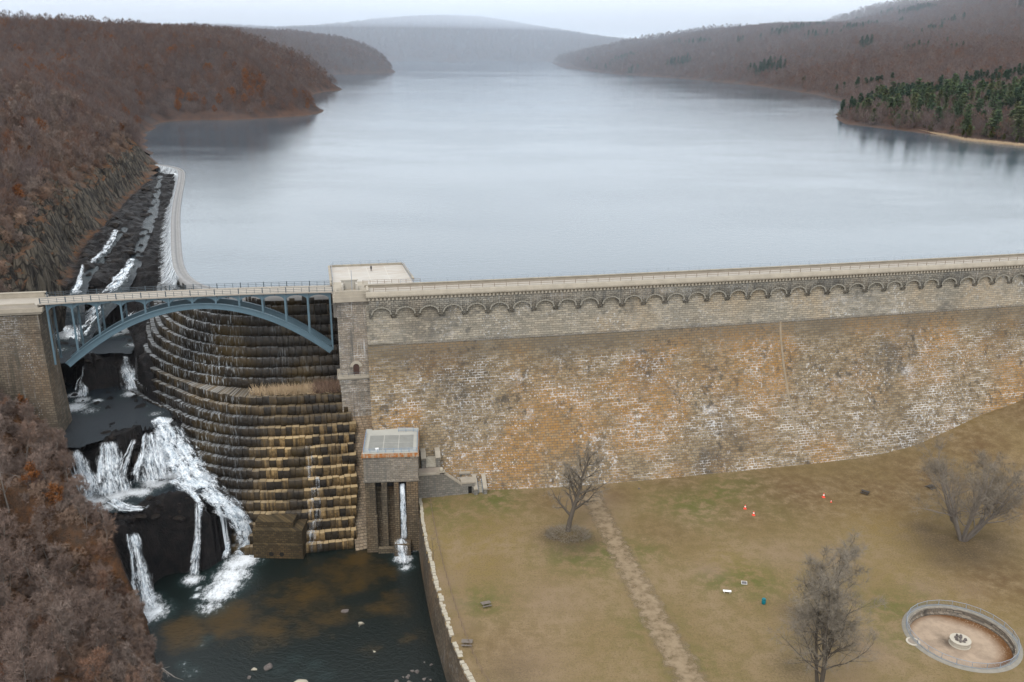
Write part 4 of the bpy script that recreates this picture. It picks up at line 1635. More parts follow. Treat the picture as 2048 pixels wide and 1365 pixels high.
STREAMS = [(px3([(320, 352, 45.2), (312, 400, 44.6), (292, 470, 43.4), (262, 540, 40.8), (232, 590, 36.5), (200, 630, 32), (165, 668, 27.5), (160, 690, 26)]), [3, 4, 5, 5, 6, 6, 7, 6], .36),
           (px3([(250, 455, 43.8), (205, 520, 42), (160, 572, 39.4), (150, 610, 36), (150, 650, 30)]), [3, 4, 5, 5, 6], .36),
           (px3([(488, 1092, -10.2), (472, 1125, -11.5), (455, 1165, -11.9), (448, 1185, -12.1)]), [7, 7, 6, 4], .9)]
POOLS = [([(100, 750), (180, 780), (270, 768), (300, 800), (340, 825), (345, 845), (325, 852), (290, 862), (262, 868), (205, 880), (178, 888), (152, 900), (100, 895)], 16.2),
         ([(85, 680), (150, 650), (215, 648), (250, 638), (272, 690), (262, 708), (225, 707), (190, 708), (165, 716), (150, 720), (95, 735)], 26.0),
         ([(150, 990), (172, 975), (205, 972), (250, 962), (300, 940), (340, 922), (385, 915), (415, 935), (425, 962), (400, 985), (350, 985), (318, 990), (280, 1005), (262, 1022), (235, 1036), (200, 1034), (165, 1018)], 5.3),
         ([(466, 1114), (488, 1098), (505, 1094), (600, 1094), (700, 1098), (850, 1100), (900, 1365), (335, 1400), (318, 1300), (308, 1226), (322, 1188), (345, 1170), (392, 1160), (430, 1138)], -13.2)]
CARVE = []
for pts_, wd_ in [(px3(q[1]), q[2]) for q in RAPIDS] + [q[:2] for q in STREAMS]:
    cq = resample(smooth_path(np.column_stack([np.array(pts_), wd_]), 2), 1.2)
    CARVE += [tuple(c) for c in cq]
CARVE = np.array(CARVE)


def carve(x, y, z):
    z = z.copy()
    isl = fbm(x / 2.2, y / 2.2, 3, 47)
    for cx, cy, cz, cw in CARVE:
        m = (np.abs(x - cx) < cw * .5) & (np.abs(y - cy) < cw * .5)
        if m.any():
            d = np.hypot(x[m] - cx, y[m] - cy) / (cw * .5)
            z[m] = np.minimum(z[m], np.where(d < .92, cz - .35 + 1.3 * (isl[m] > .66), 1e3))
    for pl, zz in POOLS:
        ins = inpoly(pl, zz)(x, y)
        z = np.where(ins, np.minimum(z, zz - .5 + 1.0 * (isl > .70)), z)
    return z


BED = [(320, 345, 45), (325, 400, 44.5), (300, 480, 43), (270, 540, 40.5), (230, 470, 43), (200, 520, 42), (150, 560, 39), (190, 570, 39.5), (215, 500, 43), (265, 430, 44),
       (230, 600, 35), (180, 610, 35), (150, 640, 31), (200, 640, 30), (155, 665, 28), (235, 668, 26.5), (200, 700, 25.2), (150, 720, 25), (120, 700, 26), (265, 700, 25.5),
       (190, 714, 26.7), (230, 713, 26.9), (150, 722, 26.4), (268, 712, 26.4), (196, 721, 26.6), (228, 721, 26.6), (210, 727, 26.0), (185, 740, 24), (235, 738, 24), (170, 795, 15.5), (215, 792, 15.5), (255, 780, 15.5), (150, 820, 14.8), (220, 830, 14.8), (290, 830, 15), (180, 860, 14.8), (265, 855, 15),
       (155, 903, 15.9), (185, 893, 17.4), (212, 884, 15.9), (248, 880, 17.4), (272, 872, 17.2), (320, 850, 16.2), (292, 872, 16.6), (345, 850, 16.6), (200, 890, 17.2), (240, 886, 17.0), (280, 872, 17.4),
       (180, 905, 16.2), (255, 890, 16.2), (285, 885, 16), (170, 1002, 4.4), (205, 995, 4.5), (240, 985, 4.5), (275, 975, 4.7), (310, 965, 5), (350, 945, 5.2), (390, 925, 5.6), (270, 940, 8.5), (190, 940, 9.5),
       (370, 895, 9.5), (430, 975, 3), (470, 1010, 0), (500, 1035, -4), (502, 1072, -10.5),
       (290, 1005, 5.4), (330, 996, 6.2), (370, 994, 6.2), (405, 998, 5.2), (425, 1010, 3.2), (450, 1013, .8), (470, 1036, -4.2), (280, 1030, 4.2), (330, 1024, 4.2), (375, 1018, 4.0), (300, 1040, 2.4), (350, 1036, 2.8), (398, 1020, 3.2), (428, 1030, .6), (230, 1040, 4.2), (262, 1066, 3.6), (245, 1050, 4.6), (285, 1060, 1.0),
       (300, 1216, -14), (335, 1168, -14.2), (360, 1163, -14.5), (392, 1154, -14.2), (430, 1132, -14.5), (466, 1108, -14.2), (450, 1121, -14.5), (312, 1183, -14), (484, 1104, -14.5), (502, 1102, -15), (525, 1100, -15), (550, 1100, -15), (575, 1102, -15), (492, 1088, -12.6)]
bedp = np.array([P(u, v, z) for u, v, z in BED] + [(-60, 190, -15), (-50, 180, -15), (-30, 195, -15), (-30, 170, -15), (-20, 140, -15), (-60, 150, -15), (-45, 200, -15), (-66, 165, -15), (-74, 172, -14.5), (-60, 120, -15), (-20, 100, -15), (-40, 215, -15), (-60, 210, -14), (-70, 225, 0), (-95, 260, 24)])
_d = np.linalg.norm(bedp[:, None, :2] - bedp[None, :, :2], axis=2)
_w = np.linalg.solve(_d + np.eye(len(bedp)) * .02, bedp[:, 2])


def bed_h(x, y):
    sh = x.shape
    x, y = x.ravel(), y.ravel()
    out = np.empty(len(x))
    for a in range(0, len(x), 20000):
        xx, yy = x[a:a + 20000], y[a:a + 20000]
        out[a:a + 20000] = np.sqrt((xx[:, None] - bedp[None, :, 0]) ** 2 + (yy[:, None] - bedp[None, :, 1]) ** 2) @ _w
    return out.reshape(sh)


def gorge_h(x, y):
    bx, bz = bank_at(y)
    off = bx - x
    b = bed_h(x, y)
    b = b + (np.abs(fbm(x / 5, y / 5, 4, 33) - .5) * -4.5 + .9 + (fbm(x / 1.6, y / 1.6, 3, 37) - .5) * 1.6 + (vnoise(x / 3.1, y / 3.1, 39) > .62) * .7) * sstep(-13, -9, b)
    w = sstep(-2.5, 2.0, off)
    return carve(x, y, b * (1 - w) + left_h(x, y) * w)


def land_h(x, y):
    x, y = np.atleast_1d(np.asarray(x, float)), np.atleast_1d(np.asarray(y, float))
    bx, _ = bank_at(y)
    g = (y < 540) & (x < -35)
    out = np.zeros(x.shape)
    far = ~g
    if far.any():
        out[far] = hills_h(x[far], y[far])
    if g.any():
        out[g] = gorge_h(x[g], y[g])
    return out


def grid(name, x0, x1, y0, y1, step, hf, keep=None, attrs=None, mat=None, smooth=True):
    xs, ys = np.arange(x0, x1 + .01, step), np.arange(y0, y1 + .01, step)
    X, Y = np.meshgrid(xs, ys)
    x, y = X.ravel(), Y.ravel()
    z = hf(x, y)
    nx, ny = len(xs), len(ys)
    i = (np.arange(ny - 1)[:, None] * nx + np.arange(nx - 1)[None, :]).ravel()
    F = np.stack([i, i + 1, i + 1 + nx, i + nx], 1)
    if keep is not None:
        F = F[keep((x[F].mean(1)), (y[F].mean(1)))]
        used = np.unique(F)
        rm = np.full(len(x), -1)
        rm[used] = np.arange(len(used))
        F = rm[F]
        x, y, z = x[used], y[used], z[used]
    at = {k: f(x, y) for k, f in (attrs or {}).items()}
    return link(name, np_mesh(name, np.stack([x, y, z], 1), F, at, smooth), mat)


def chan(x, y):
    bx, _ = bank_at(y)
    return sstep(2.5, -1.5, (bx - x) + (fbm(x / 4, y / 4, 3, 71) - .5) * 5)


FX0, FX1, FY0, FY1 = -205.0, -38.0, 86.0, 342.0
o = grid("gorge", FX0, FX1, FY0, FY1, .8, gorge_h, None, {'channel': chan}, M['gorge'])
structure(o)
from mathutils.bvhtree import BVHTree
GB = BVHTree.FromPolygons([v.co.copy() for v in o.data.vertices], [tuple(p.vertices) for p in o.data.polygons])


def surf(u, v):
    """where a sight line first meets the gorge ground"""
    h = GB.ray_cast(Vector((0, 0, CAM_Z)), Vector(ray(u, v)))
    return None if h[0] is None else np.array(h[0])


def on_rock(lst):
    out = []
    for u, v, z in lst:
        q, s_ = P(u, v, z), surf(u, v)
        out.append(s_ if s_ is not None and s_[2] > z + .2 and s_[2] < z + 12 else q)
    return out


o = grid("hillside", -560, -120, 40, 580, 4.0, lambda x, y: np.where(y < 580, left_h(x, y), 0) - .25, lambda x, y: ~((x > FX0 + 5) & (x < FX1) & (y > FY0 + 5) & (y < FY1 - 5)) & (x < bank_at(y)[0] + 2) & ~((y > 560)), {'channel': lambda x, y: np.zeros_like(x)}, M['gorge'])
structure(o)
o = grid("upper_channel", -215, -100, 334, 520, 1.2, lambda x, y: gorge_h(x, y) - .05, lambda x, y: (x > bank_at(y)[0] - 8) & (x < np.interp(y, [244, 259, 289, 362, 463, 510], [-90, -98, -109, -136, -168, -197])), {'channel': chan}, M['gorge'])
structure(o)


def near_ok(x, y):
    d, ins = dist_in(WET, x, y)
    return (~ins | (d < 25)) & ~((y < 552) & (x < 100)) & ~((x < 330) & (x > -180) & (y < 600))


o = grid("hills", -1400, 1700, 500, 2600, 15.0, hills_h, near_ok, None, M['hills'])
structure(o)
o = grid("far_hills", -3600, 4200, 2560, 8200, 60.0, hills_h, lambda x, y: (~dist_in(WET, x, y)[1] | (dist_in(WET, x, y)[0] < 90)), None, M['hills'])
structure(o)

# ------------------------------------------------------------------ waters
mb = MB()
rp = [tuple(np.array([q[0] - q[2] * 1.2, q[1] - q[3] * 1.2, 48.0])) for q in CREST[::6]]
rp += [(-210, 520, 48), (-560, 560, 48), (-2500, 900, 48), (-3500, 5200, 48), (3500, 5200, 48), (2500, 900, 48), (900, 450, 48), (700, 230, 48), (216, 292, 48)]
for s in np.arange(DAM_L[-1], 12, -6):
    p, d, n = dam_at(s)
    rp.append(tuple(p - n * 7.9 + np.array([0, 0, 48])))
rp += [tuple(brr + np.array([-3, -4, 48 - 51.6])), tuple(bl + np.array([4, -4, 48 - 51.6])), (-44, 240, 48)]
mb.add(rp, [tuple(range(len(rp)))])
me = mb.mesh("reservoir", False)
bm = bmesh.new()
bm.from_mesh(me)
bmesh.ops.triangulate(bm, faces=bm.faces)
for f in bm.faces:
    if f.normal.z < 0:
        f.normal_flip()
bm.to_mesh(me)
bm.free()
structure(link("reservoir", me, M['reservoir']))

rwall_px = [(840, 1005), (848, 1060), (862, 1130), (880, 1200), (905, 1280), (940, 1365)]
rw_pts = np.array([tuple(P(841, 992, 0)[:2])] + [tuple(P(u, v, 0)[:2]) for u, v in rwall_px] + [(0.0, 126), (8, 111), (16, 92)])
rw_pts = resample(smooth_path(rw_pts, 2), 1.0)


def wall_x(y):
    o = np.argsort(rw_pts[:, 1])
    return np.interp(y, rw_pts[o, 1], rw_pts[o, 0])


def blobs(lst, z, x, y):
    t = np.zeros_like(x)
    for q in lst:
        u, v, r = q[:3]
        a = q[3] if len(q) > 3 else 1.0
        c = P(u, v, z)
        t = np.maximum(t, a * np.exp(-(((x - c[0]) / r) ** 2 + ((y - c[1]) / r) ** 2)))
    return t


foam1 = [(300, 1225, 5.5), (292, 1200, 4), (436, 1185, 5.5), (462, 1152, 6), (488, 1120, 5.5), (474, 1130, 5), (420, 1215, 4.5, .75), (450, 1172, 5.5), (440, 1190, 4), (385, 1160, 3.2), (397, 1178, 1.3, .95), (393, 1192, 1.4, .95), (388, 1196, 1.0, .9), (806, 1118, 3.2), (800, 1100, 3), (825, 1095, 2.6), (812, 1135, 2.6, .8),
         (415, 1278, 2, .45), (405, 1290, 2, .4), (365, 1330, 2, .5), (380, 1345, 3, .45), (590, 1318, 3, .3), (630, 1330, 3, .34), (560, 1340, 3.5, .28), (650, 1352, 3, .32), (600, 1355, 3, .3)]
shal = [(450, 1245, 9), (520, 1260, 9, .8), (380, 1260, 8), (620, 1190, 13, .85), (700, 1150, 15, .8), (720, 1120, 6), (640, 1240, 10, .7), (780, 1200, 10, .6), (820, 1280, 6, .5), (740, 1300, 6, .5)]
o = grid("pool", -100, 20, 88, 216, 1.0, lambda x, y: np.full_like(x, -12.0), lambda x, y: (x < wall_x(y) + .6), {'foam': lambda x, y: blobs(foam1, -12, x, y), 'shallow': lambda x, y: blobs(shal, -12, x, y)}, M['pool'])
structure(o)


foam2 = [(150, 815, 5), (180, 822, 4, .7), (195, 802, 2.2), (165, 800, 3), (262, 788, 3.4), (310, 828, 3, .7), (240, 800, 2, .4), (335, 842, 3), (150, 790, 3), (290, 812, 1.6, .6)]
o = grid("river_pool", -135, -85, 205, 262, .7, lambda x, y: np.full_like(x, 16.2), inpoly(*POOLS[0]), {'foam': lambda x, y: blobs(foam2, 16.2, x, y), 'shallow': lambda x, y: np.zeros_like(x)}, M['river'])
structure(o)
foam3 = [(240, 662, 6), (225, 668, 4), (265, 690, 4, .7), (140, 668, 8), (170, 660, 7), (120, 700, 4, .6), (185, 690, 2, .5), (258, 655, 5)]
o = grid("river_pool", -150, -95, 230, 285, .7, lambda x, y: np.full_like(x, 26.0), inpoly(*POOLS[1]), {'foam': lambda x, y: blobs(foam3, 26, x, y), 'shallow': lambda x, y: np.zeros_like(x)}, M['river'])
structure(o)


foam4 = [(172, 1000, 4.2, .95), (195, 1004, 3), (235, 990, 4.6), (262, 985, 3.2), (312, 965, 4.6), (345, 950, 3.4), (385, 940, 4.5), (405, 955, 4), (215, 1015, 3.2, .8), (285, 985, 3.4, .9), (250, 1015, 3, .7), (180, 1015, 3, .8)]
o = grid("river_pool", -112, -72, 192, 226, .5, lambda x, y: 5.3 + (fbm(x / 1.8, y / 1.8, 3, 23) - .5) * .7, inpoly(*POOLS[2]), {'foam': lambda x, y: blobs(foam4, 5.3, x, y) * 1.15, 'shallow': lambda x, y: np.zeros_like(x)}, M['river'])
structure(o)


def ribbon(name, pts, widths, mat, label=None, lift=.3, bulge=.5, nx=11, step=.45, edge_pow=2.0, kind='fall', flat=False, group=None, rough=.3, seed=0, cat='waterfall', foam=None, cross=None, strands=0, drape=False):
    pts = np.array(pts, float)
    q = np.column_stack([pts, widths])
    q = smooth_path(q, 2)
    q = resample(q, step)
    p, w = q[:, :3], q[:, 3]
    t = np.gradient(p, axis=0)
    flow = p[-1] - p[0]
    V, ST, FO = [], [], []
    L = np.r_[0, np.cumsum(np.linalg.norm(np.diff(p, axis=0), axis=1))]
    N = len(p)
    if kind == 'fall' and cross is None:
        w = w * (.8 + .55 * (fbm(L * .2 + seed * 9, L * 0 + seed, 2, 5) - .15))
    jit = (fbm(L * .12 + seed * 4, L * 0 + seed * 2, 2, 6) - .5) * w * (.22 if cross is None else .05)
    for i in range(N):
        h = t[i, :2] * .7 + flow[:2] / (np.linalg.norm(flow[:2]) + .01) * .3
        if cross is not None:
            side = np.array(cross, float)
        else:
            side = np.array([-h[1], h[0], 0])
            side /= np.linalg.norm(side) + 1e-6
            if side[0] < 0:
                side = -side
        out = np.cross(side, t[i] / (np.linalg.norm(t[i]) + 1e-9))
        if out[2] < 0:
            out = -out
        for j in range(nx):
            a = -1 + 2 * j / (nx - 1)
            V.append(p[i] + side * (a * w[i] / 2 + jit[i]) + out * (lift + bulge * (1 - a * a)) * (min(1.0, (L[-1] - L[i]) / 4 + .12) if kind == 'fall' else 1.0))
            endf = min(1, L[i] / 1.2 + .3, (L[-1] - L[i]) / 1.5 + .15)
            ST.append((a * w[i] / 2 + seed * 7.3, L[i] + seed * 3.1, (1 - abs(a) ** edge_pow) * endf))
            FO.append((1 - abs(a) ** edge_pow) * endf)
    V = np.array(V)
    n_ = (fbm(V[:, 0] * 1.3 + V[:, 2], V[:, 1] * 1.3 + seed, 3, 90 + seed) - .5) * rough
    V[:, 1] -= n_ * 1.3
    V[:, 2] += n_
    F = [(i * nx + j, i * nx + j + 1, (i + 1) * nx + j + 1, (i + 1) * nx + j) for i in range(N - 1) for j in range(nx - 1)]
    ST = np.array(ST)
    if strands:
        ST[:, 2] *= .80
    sr = np.random.RandomState(800 + seed)
    for q in range(strands):
        a0 = sr.uniform(-.95, .95)
        i0 = int(sr.uniform(0, .45) * N) if q % 3 else 0
        i1 = int(N - 1 - sr.uniform(0, .25) * N)
        ws = sr.uniform(.4, 1.0) * (1 + .05 * max(widths))
        base = len(V)
        Vs, Ss = [], []
        dr = sr.normal() * .12
        for i in range(i0, i1):
            f = (i - i0) / max(1, i1 - i0)
            c = V[i * nx + nx // 2] + (V[i * nx + nx - 1] - V[i * nx]) * (a0 + dr * f) / 2
            sd = V[i * nx + nx - 1] - V[i * nx]
            sd = sd / (np.linalg.norm(sd) + 1e-6)
            for j in range(3):
                e = j - 1
                Vs.append(c + sd * e * ws * (.5 + .5 * f) + np.array([0, -.35, .3]) * (.45 + .5 * sr.rand()) * (1 - .55 * abs(e)))
                Ss.append((e * ws + q * 3.7, i * step + seed * 5.1 + q * 1.7, (1 - abs(e)) * min(1, 5 * f + .3, 5 * (1 - f) + .1) * .95))
        if len(Vs) < 9:
            continue
        n3 = len(Vs) // 3
        F += [(base + i * 3 + j, base + i * 3 + j + 1, base + i * 3 + j + 4, base + i * 3 + j + 3) for i in range(n3 - 1) for j in range(2)]
        V = np.vstack([V, Vs])
        ST = np.vstack([ST, Ss])
    if drape:
        hg = gorge_h(V[:, 0], V[:, 1]) + .12
        V[:, 2] = np.where((hg > V[:, 2]) & (hg < V[:, 2] + 9), hg, V[:, 2])
    at = {'st': np.array(ST)}
    if foam is not None:
        at = {'foam': np.array(FO) * foam, 'shallow': np.zeros(len(V)), 'st': np.array(ST)}
    o = link(name, np_mesh(name, V, F, at, True), mat)
    if kind == 'fall':
        tag(o, label, cat, group)
    else:
        structure(o)
    return o


FG = "waterfalls down the gorge"
for i, (lab, pts, wd) in enumerate(FALLS):
    ribbon("waterfall", on_rock(pts), wd, M['froth'] if 'cascade' in lab else M['fall'], lab, group=FG, seed=i, lift=.45, bulge=.6 if max(wd) > 4 else .3, strands=(0 if 'cascade' in lab else int(max(wd) * .45)) if max(wd) > 3 else 1, drape=True)
for i, (lab, pts, wd) in enumerate(RAPIDS):
    ribbon("rapids", on_rock(pts), wd, M['froth'], lab, group="rapids along the gorge", seed=20 + i, lift=.25, bulge=.3, cat="rapids", edge_pow=1.5, strands=int(max(wd) * .6), drape=True)
for i, (pts, wd, fo) in enumerate(STREAMS[:2]):
    ribbon("stream", pts, wd, M['river'], lift=.05, bulge=.1, nx=15, kind='s', seed=41 + i, foam=fo, rough=.25)

# the outlet's jet and its splash block
ribbon("waterfall", [hp(9.45, 1.9, 7.0), hp(9.45, .9, 6.2), hp(9.5, .1, 3.0), hp(9.55, -.25, -3), hp(9.6, -.5, -8.2)], [1.5, 1.6, 1.65, 1.7, 1.9], M['fall'], "straight white jet of water falling from the valve house's right outlet", lift=.15, bulge=.25, nx=9, edge_pow=4, seed=51, cross=hx, rough=.25)
ribbon("waterfall", [hp(8.6, -.5, -8.2), hp(8.8, -1.8, -8.6), hp(9.0, -2.6, -10), hp(9.4, -3.4, -11.7), hp(9.8, -6.2, -11.9)], [2.5, 3.6, 3.6, 3.2, 2.4], M['fall'], "splash of white water sliding off the ledge below the valve house outlet", lift=.2, bulge=.3, nx=11, seed=52, cross=hx, edge_pow=1.4)
mb = MB()
hbox(mb, 7.0, 11.2, -2.4, .2, -13, -8.6)
hbox(mb, 2.9, 7.0, -.9, .2, -13, -10.6)
o = mb.build("outlet_ledge", M['house_wet'])
tag(o, "dark wet stone ledge in the pool under the valve house outlets", "ledge")

# thin cascade down the lower right courses
pts, wd = [], []
for ci, (zt, h, off, low, tr) in list(enumerate(courses))[14:]:
    s_c = 13.2
    c = np.array([np.interp(s_c, CL, crest[:, k]) for k in (0, 1)])
    n_ = np.array([np.interp(s_c, CL, nxy[:, k]) for k in (0, 1)])
    oo = float(course_off(ci, s_c))
    kk = len(pts) / 3
    for d_, z_ in ((-.7, zt + .12), (.22, zt + .06), (.3, zt - h + .3)):
        pts.append((c[0] + n_[0] * (oo + d_), c[1] + n_[1] * (oo + d_), z_))
        wd.append(2.2 + .38 * kk)
P3 = np.array(pts)
V, ST = [], []
NX = 15
for i in range(len(P3)):
    sd = np.array([-n_[1], n_[0], 0])
    if sd[0] < 0:
        sd = -sd
    shift = 1.3 * math.sin(i / 9.0) - .8
    for j in range(NX):
        a = -1 + 2 * j / (NX - 1)
        V.append(P3[i] + sd * (a * wd[i] / 2 + shift) + np.array([n_[0], n_[1], 0]) * .12 + np.array([0, 0, .05]))
        ST.append((a * wd[i] / 2 * 1.3, i * .9, (.22 if i % 3 == 2 else (.55 if i % 3 == 0 else .42)) * (1 - abs(a) ** 4) * .8))
F = [(i * NX + j, i * NX + j + 1, (i + 1) * NX + j + 1, (i + 1) * NX + j) for i in range(len(P3) - 1) for j in range(NX - 1)]
o = link("cascade", np_mesh("cascade", V, F, {'st': np.array(ST)}), M['fall'])
tag(o, "thin stepping cascade down the brown lower courses of the spillway", "cascade")

# ------------------------------------------------------------------ river wall beside the lawn
rwn = with_normals(rw_pts, 1)
if rwn[10][2] > 0:
    rwn = with_normals(rw_pts, -1)
wall = thing("river_wall", "long curved stone river wall with broken pale coping between pool and lawn", "wall", (rw_pts[20][0], rw_pts[20][1], 0))
V, F, ST = sweep(rwn, [(1.0, -15), (.35, -.6), (.3, -.3), (-.5, -.28), (-.5, -2)])
link("wall_face", np_mesh("wall_face", V, F, {'st': ST}), masonry('river_wall_stone', (.10, .075, .05), (.165, .125, .085), (.035, .03, .022), .3, .35, bw=1.2, bh=.55, mortar=.07, joint=(.03, .026, .02), wlo=.5), wall)
rs = np.random.RandomState(9)
mb = MB()
for i in range(0, len(rwn) - 1):
    x, y, nx_, ny_ = rwn[i]
    t_ = np.array([-ny_, nx_, 0])
    if i > 38 and rs.rand() < .12:
        continue
    w_ = .72 + rs.rand() * (.5 if i > 25 else .15)
    mb.box(np.array([x, y, -.28]) + np.array([nx_, ny_, 0]) * (.42 - rs.rand() * .25), t_ * (.93 + .06 * rs.rand()), np.array([-nx_, -ny_, 0]) * w_, (0, 0, .3 + rs.rand() * .22), .12)
mb.build("coping", M['boulder_pale'], wall)
fence_pts = [np.array([q[0] - q[2] * 2.6, q[1] - q[3] * 2.6, .0]) for q in rwn[3:]]
railing("wire_fence", "thin rusty wire fence along the top of the river wall", fence_pts, 3.0, (.5, .95, 1.3), M['rail_brown'], .045, .022, cat="fence")

# ------------------------------------------------------------------ lawn
def dam_off(x, y):
    """distance in front of the cornice line"""
    xs = np.clip(x, dam_pts[0, 0], dam_pts[-1, 0])
    yy = np.polyval(cf, x)
    sl = 2 * cf[0] * x + cf[1]
    return (yy - y) / np.sqrt(1 + sl * sl)


bankpts = []
for u, v in ((1650, 926), (1750, 912), (1830, 892), (1900, 860), (1960, 832), (2048, 800), (2120, 770)):
    best = min(np.arange(-3, 20, .1), key=lambda z: abs(dam_off(*P(u, v, z)[:2]) - face_off(z)))
    q = P(u, v, best)
    bankpts.append((q[0], max(0, best)))
bankpts = np.array(bankpts)
print('bank', bankpts.round(1).tolist())


def lawn_h(x, y):
    hb = np.interp(x, np.r_[40, bankpts[:, 0], 230], np.r_[0, bankpts[:, 1], bankpts[-1, 1] + 6])
    d = dam_off(x, y) - 16.3
    return hb * sstep(34, -4, d) + 7 * sstep(150, 210, x) * sstep(60, 0, d)


greens = [(1200, 1105, 8), (1150, 1112, 7), (1390, 1005, 11), (1450, 985, 9), (1500, 970, 6), (965, 1205, 6), (1500, 1160, 7), (1440, 1160, 5), (990, 1000, 8), (870, 1012, 5), (1780, 1215, 6, .8), (1540, 1010, 8, .6), (1290, 1100, 5, .7), (1300, 1250, 6, .6), (1380, 1330, 6, .6), (1830, 1190, 6, .5), (920, 1040, 8, .5), (1790, 1280, 5, .6)]
dirts = [(1180, 1000, 7), (1200, 1040, 5, .8), (895, 1160, 4, .8), (905, 1210, 4, .8), (920, 1250, 4, .7), (1060, 1335, 9, .7), (1740, 1300, 5, .9), (1690, 1350, 6, .6), (1850, 1175, 4, .7), (1940, 1180, 4, .6), (1570, 1110, 6, .5), (1420, 1140, 3.5, .9), (1100, 1200, 9, .6), (1600, 1240, 5, .5), (1660, 1115, 6, .5)]
dark_ground = [(1145, 1085, 6.5), (1110, 1075, 4.5), (1175, 1080, 4), (1880, 1085, 8), (1930, 1105, 8), (1850, 1060, 5), (1975, 1090, 7, .8), (1890, 1120, 5, .8), (1640, 1250, 5, .8), (1600, 1225, 4.5, .9), (1585, 1335, 4, .6), (1680, 1290, 5, .5), (1025, 1345, 5, .5)]  # spots of darker ground colour, mostly round the lawn trees
russ = [(1600, 985, 15), (1750, 985, 16), (1850, 960, 17), (1950, 920, 16), (2000, 1000, 18), (2000, 1160, 12), (1500, 1030, 8, .6), (2030, 880, 12), (1100, 1000, 6, .7), (1000, 1290, 10, .5), (1330, 1060, 8, .5), (1350, 960, 9, .7), (1230, 990, 6, .8)]
golds = [(1950, 845, 13), (2000, 820, 12), (1900, 880, 10), (1770, 1050, 12), (1740, 1000, 6, .6), (960, 1070, 12, .7), (890, 1080, 8, .7), (1950, 1190, 12, .6), (1460, 1130, 6, .8), (1490, 1145, 5), (940, 1130, 10, .6), (1800, 1150, 8, .5)]
RC = P(1922, 1274, 0)


def lawn_keep(x, y):
    return (x > wall_x(y) - .2) & (np.hypot(x - RC[0], y - RC[1]) > 10.4) & (dam_off(x, y) > 2)


o = grid("lawn", -26, 228, 86, 300, .8, lawn_h, lawn_keep, {'green': lambda x, y: blobs(greens, 0, x, y), 'dirt': lambda x, y: blobs(dirts, 0, x, y), 'dark_ground': lambda x, y: blobs(dark_ground, 0, x, y), 'russet': lambda x, y: blobs(russ, 0, x, y), 'gold': lambda x, y: blobs(golds, 0, x, y)}, M['lawn'])
structure(o)
pc = [(1172, 975), (1205, 1035), (1232, 1090), (1262, 1145), (1292, 1200), (1322, 1255), (1352, 1310), (1388, 1370), (1430, 1450)]
pw = [4.5, 3.6, 3.6, 3.9, 4.2, 4.3, 4.4, 4.6, 4.8]
q = np.array([tuple(P(u, v, 0)[:2]) + (w,) for (u, v), w in zip(pc, pw)])
q = resample(smooth_path(q, 2), .6)
t = np.gradient(q[:, :2], axis=0)
t /= np.linalg.norm(t, axis=1)[:, None]
V, E = [], []
for i in range(len(q)):
    nrm = np.array([-t[i, 1], t[i, 0]])
    for j in range(9):
        a = -1 + 2 * j / 8
        c = q[i, :2] + nrm * a * q[i, 2] * .95
        V.append((c[0], c[1], .03))
        E.append((1 - abs(a) ** 2.2) * min(1, (i + 1) / 10))
F = [(i * 9 + j, i * 9 + j + 1, i * 9 + 10 + j, i * 9 + 9 + j) for i in range(len(q) - 1) for j in range(8)]
me = np_mesh("footpath", V, F, {'edge': E}, True)
structure(link("footpath", me, M['path']))
# ------------------------------------------------------------------ round basin on the lawn
ring = thing("round_basin", "sunken round stone basin with railed rim and a fountain drum in its middle", "basin", RC)
ring.scale = (.945, .945, 1)
mb = MB()
mb.lathe(RC, [(10.45, -2.3), (10.5, .22), (10.6, .28), (11.15, .28), (11.25, .14), (11.75, .1), (11.8, -.3)], 72)
mb.build("rim", plain('rim_concrete', (.235, .215, .18), .9, .4, .8), ring, True)
k = NT('basin_floor')
p_ = k.pos()
n1, n2 = k.noise(p_, .35, 5, .65), k.noise(p_, 2.5, 4, .7)
c_ = k.mix(k.rng(n1, .35, .7), (.33, .25, .18), (.24, .18, .13))
lf = k.attr('leaf')
c_ = k.mix(k.math('MULTIPLY', lf, k.rng(k.math('ADD', n2, k.math('MULTIPLY', n1, .3)), .42, .62)), c_, (.12, .055, .02))
wetm = k.attr('damp')
c_ = k.mix(k.math('MULTIPLY', wetm, k.rng(n1, .25, .6)), c_, (.10, .075, .055))
fm = k.fin(c_, .9, None, .15)
V, F = [], []
for i in range(24):
    for j in range(72):
        r = 10.49 * i / 23
        V.append((RC[0] + r * math.cos(2 * PI * j / 72), RC[1] + r * math.sin(2 * PI * j / 72), -1.75 + .01 * i))
for i in range(23):
    for j in range(72):
        F.append((i * 72 + j, (i + 1) * 72 + j, (i + 1) * 72 + (j + 1) % 72, i * 72 + (j + 1) % 72))
V = np.array(V)
dx, dy = V[:, 0] - RC[0], V[:, 1] - RC[1]
rr = np.hypot(dx, dy)
leaf = sstep(6.2, 9.5, rr) * sstep(-.3, .5, dx / (rr + .01) * .9 + .0 * dy) + .6 * sstep(8.8, 10.2, rr)
damp = np.exp(-((dx + 2.5) ** 2 + (dy - .5) ** 2) / 5.0)
link("floor", np_mesh("floor", V, F, {'leaf': np.clip(leaf, 0, 1), 'damp': damp}), fm, ring)
mb = MB()
mb.lathe(RC + np.array([0, 0, 0]), [(10.1, -1.76), (10.15, -1.2), (10.4, -1.15), (10.42, -.2), (10.2, -.15), (10.2, .06), (10.47, .08)], 72)
mb.build("inner_wall", masonry('basin_stone', (.2, .17, .135), (.28, .24, .19), (.05, .045, .04), .1, .3, bw=1.1, bh=.7, coord='obj'), ring, False)
fount = thing("fountain_drum", "round stone fountain drum topped with rough rocks in the basin", "fountain", RC + np.array([0, 0, -1.75]))
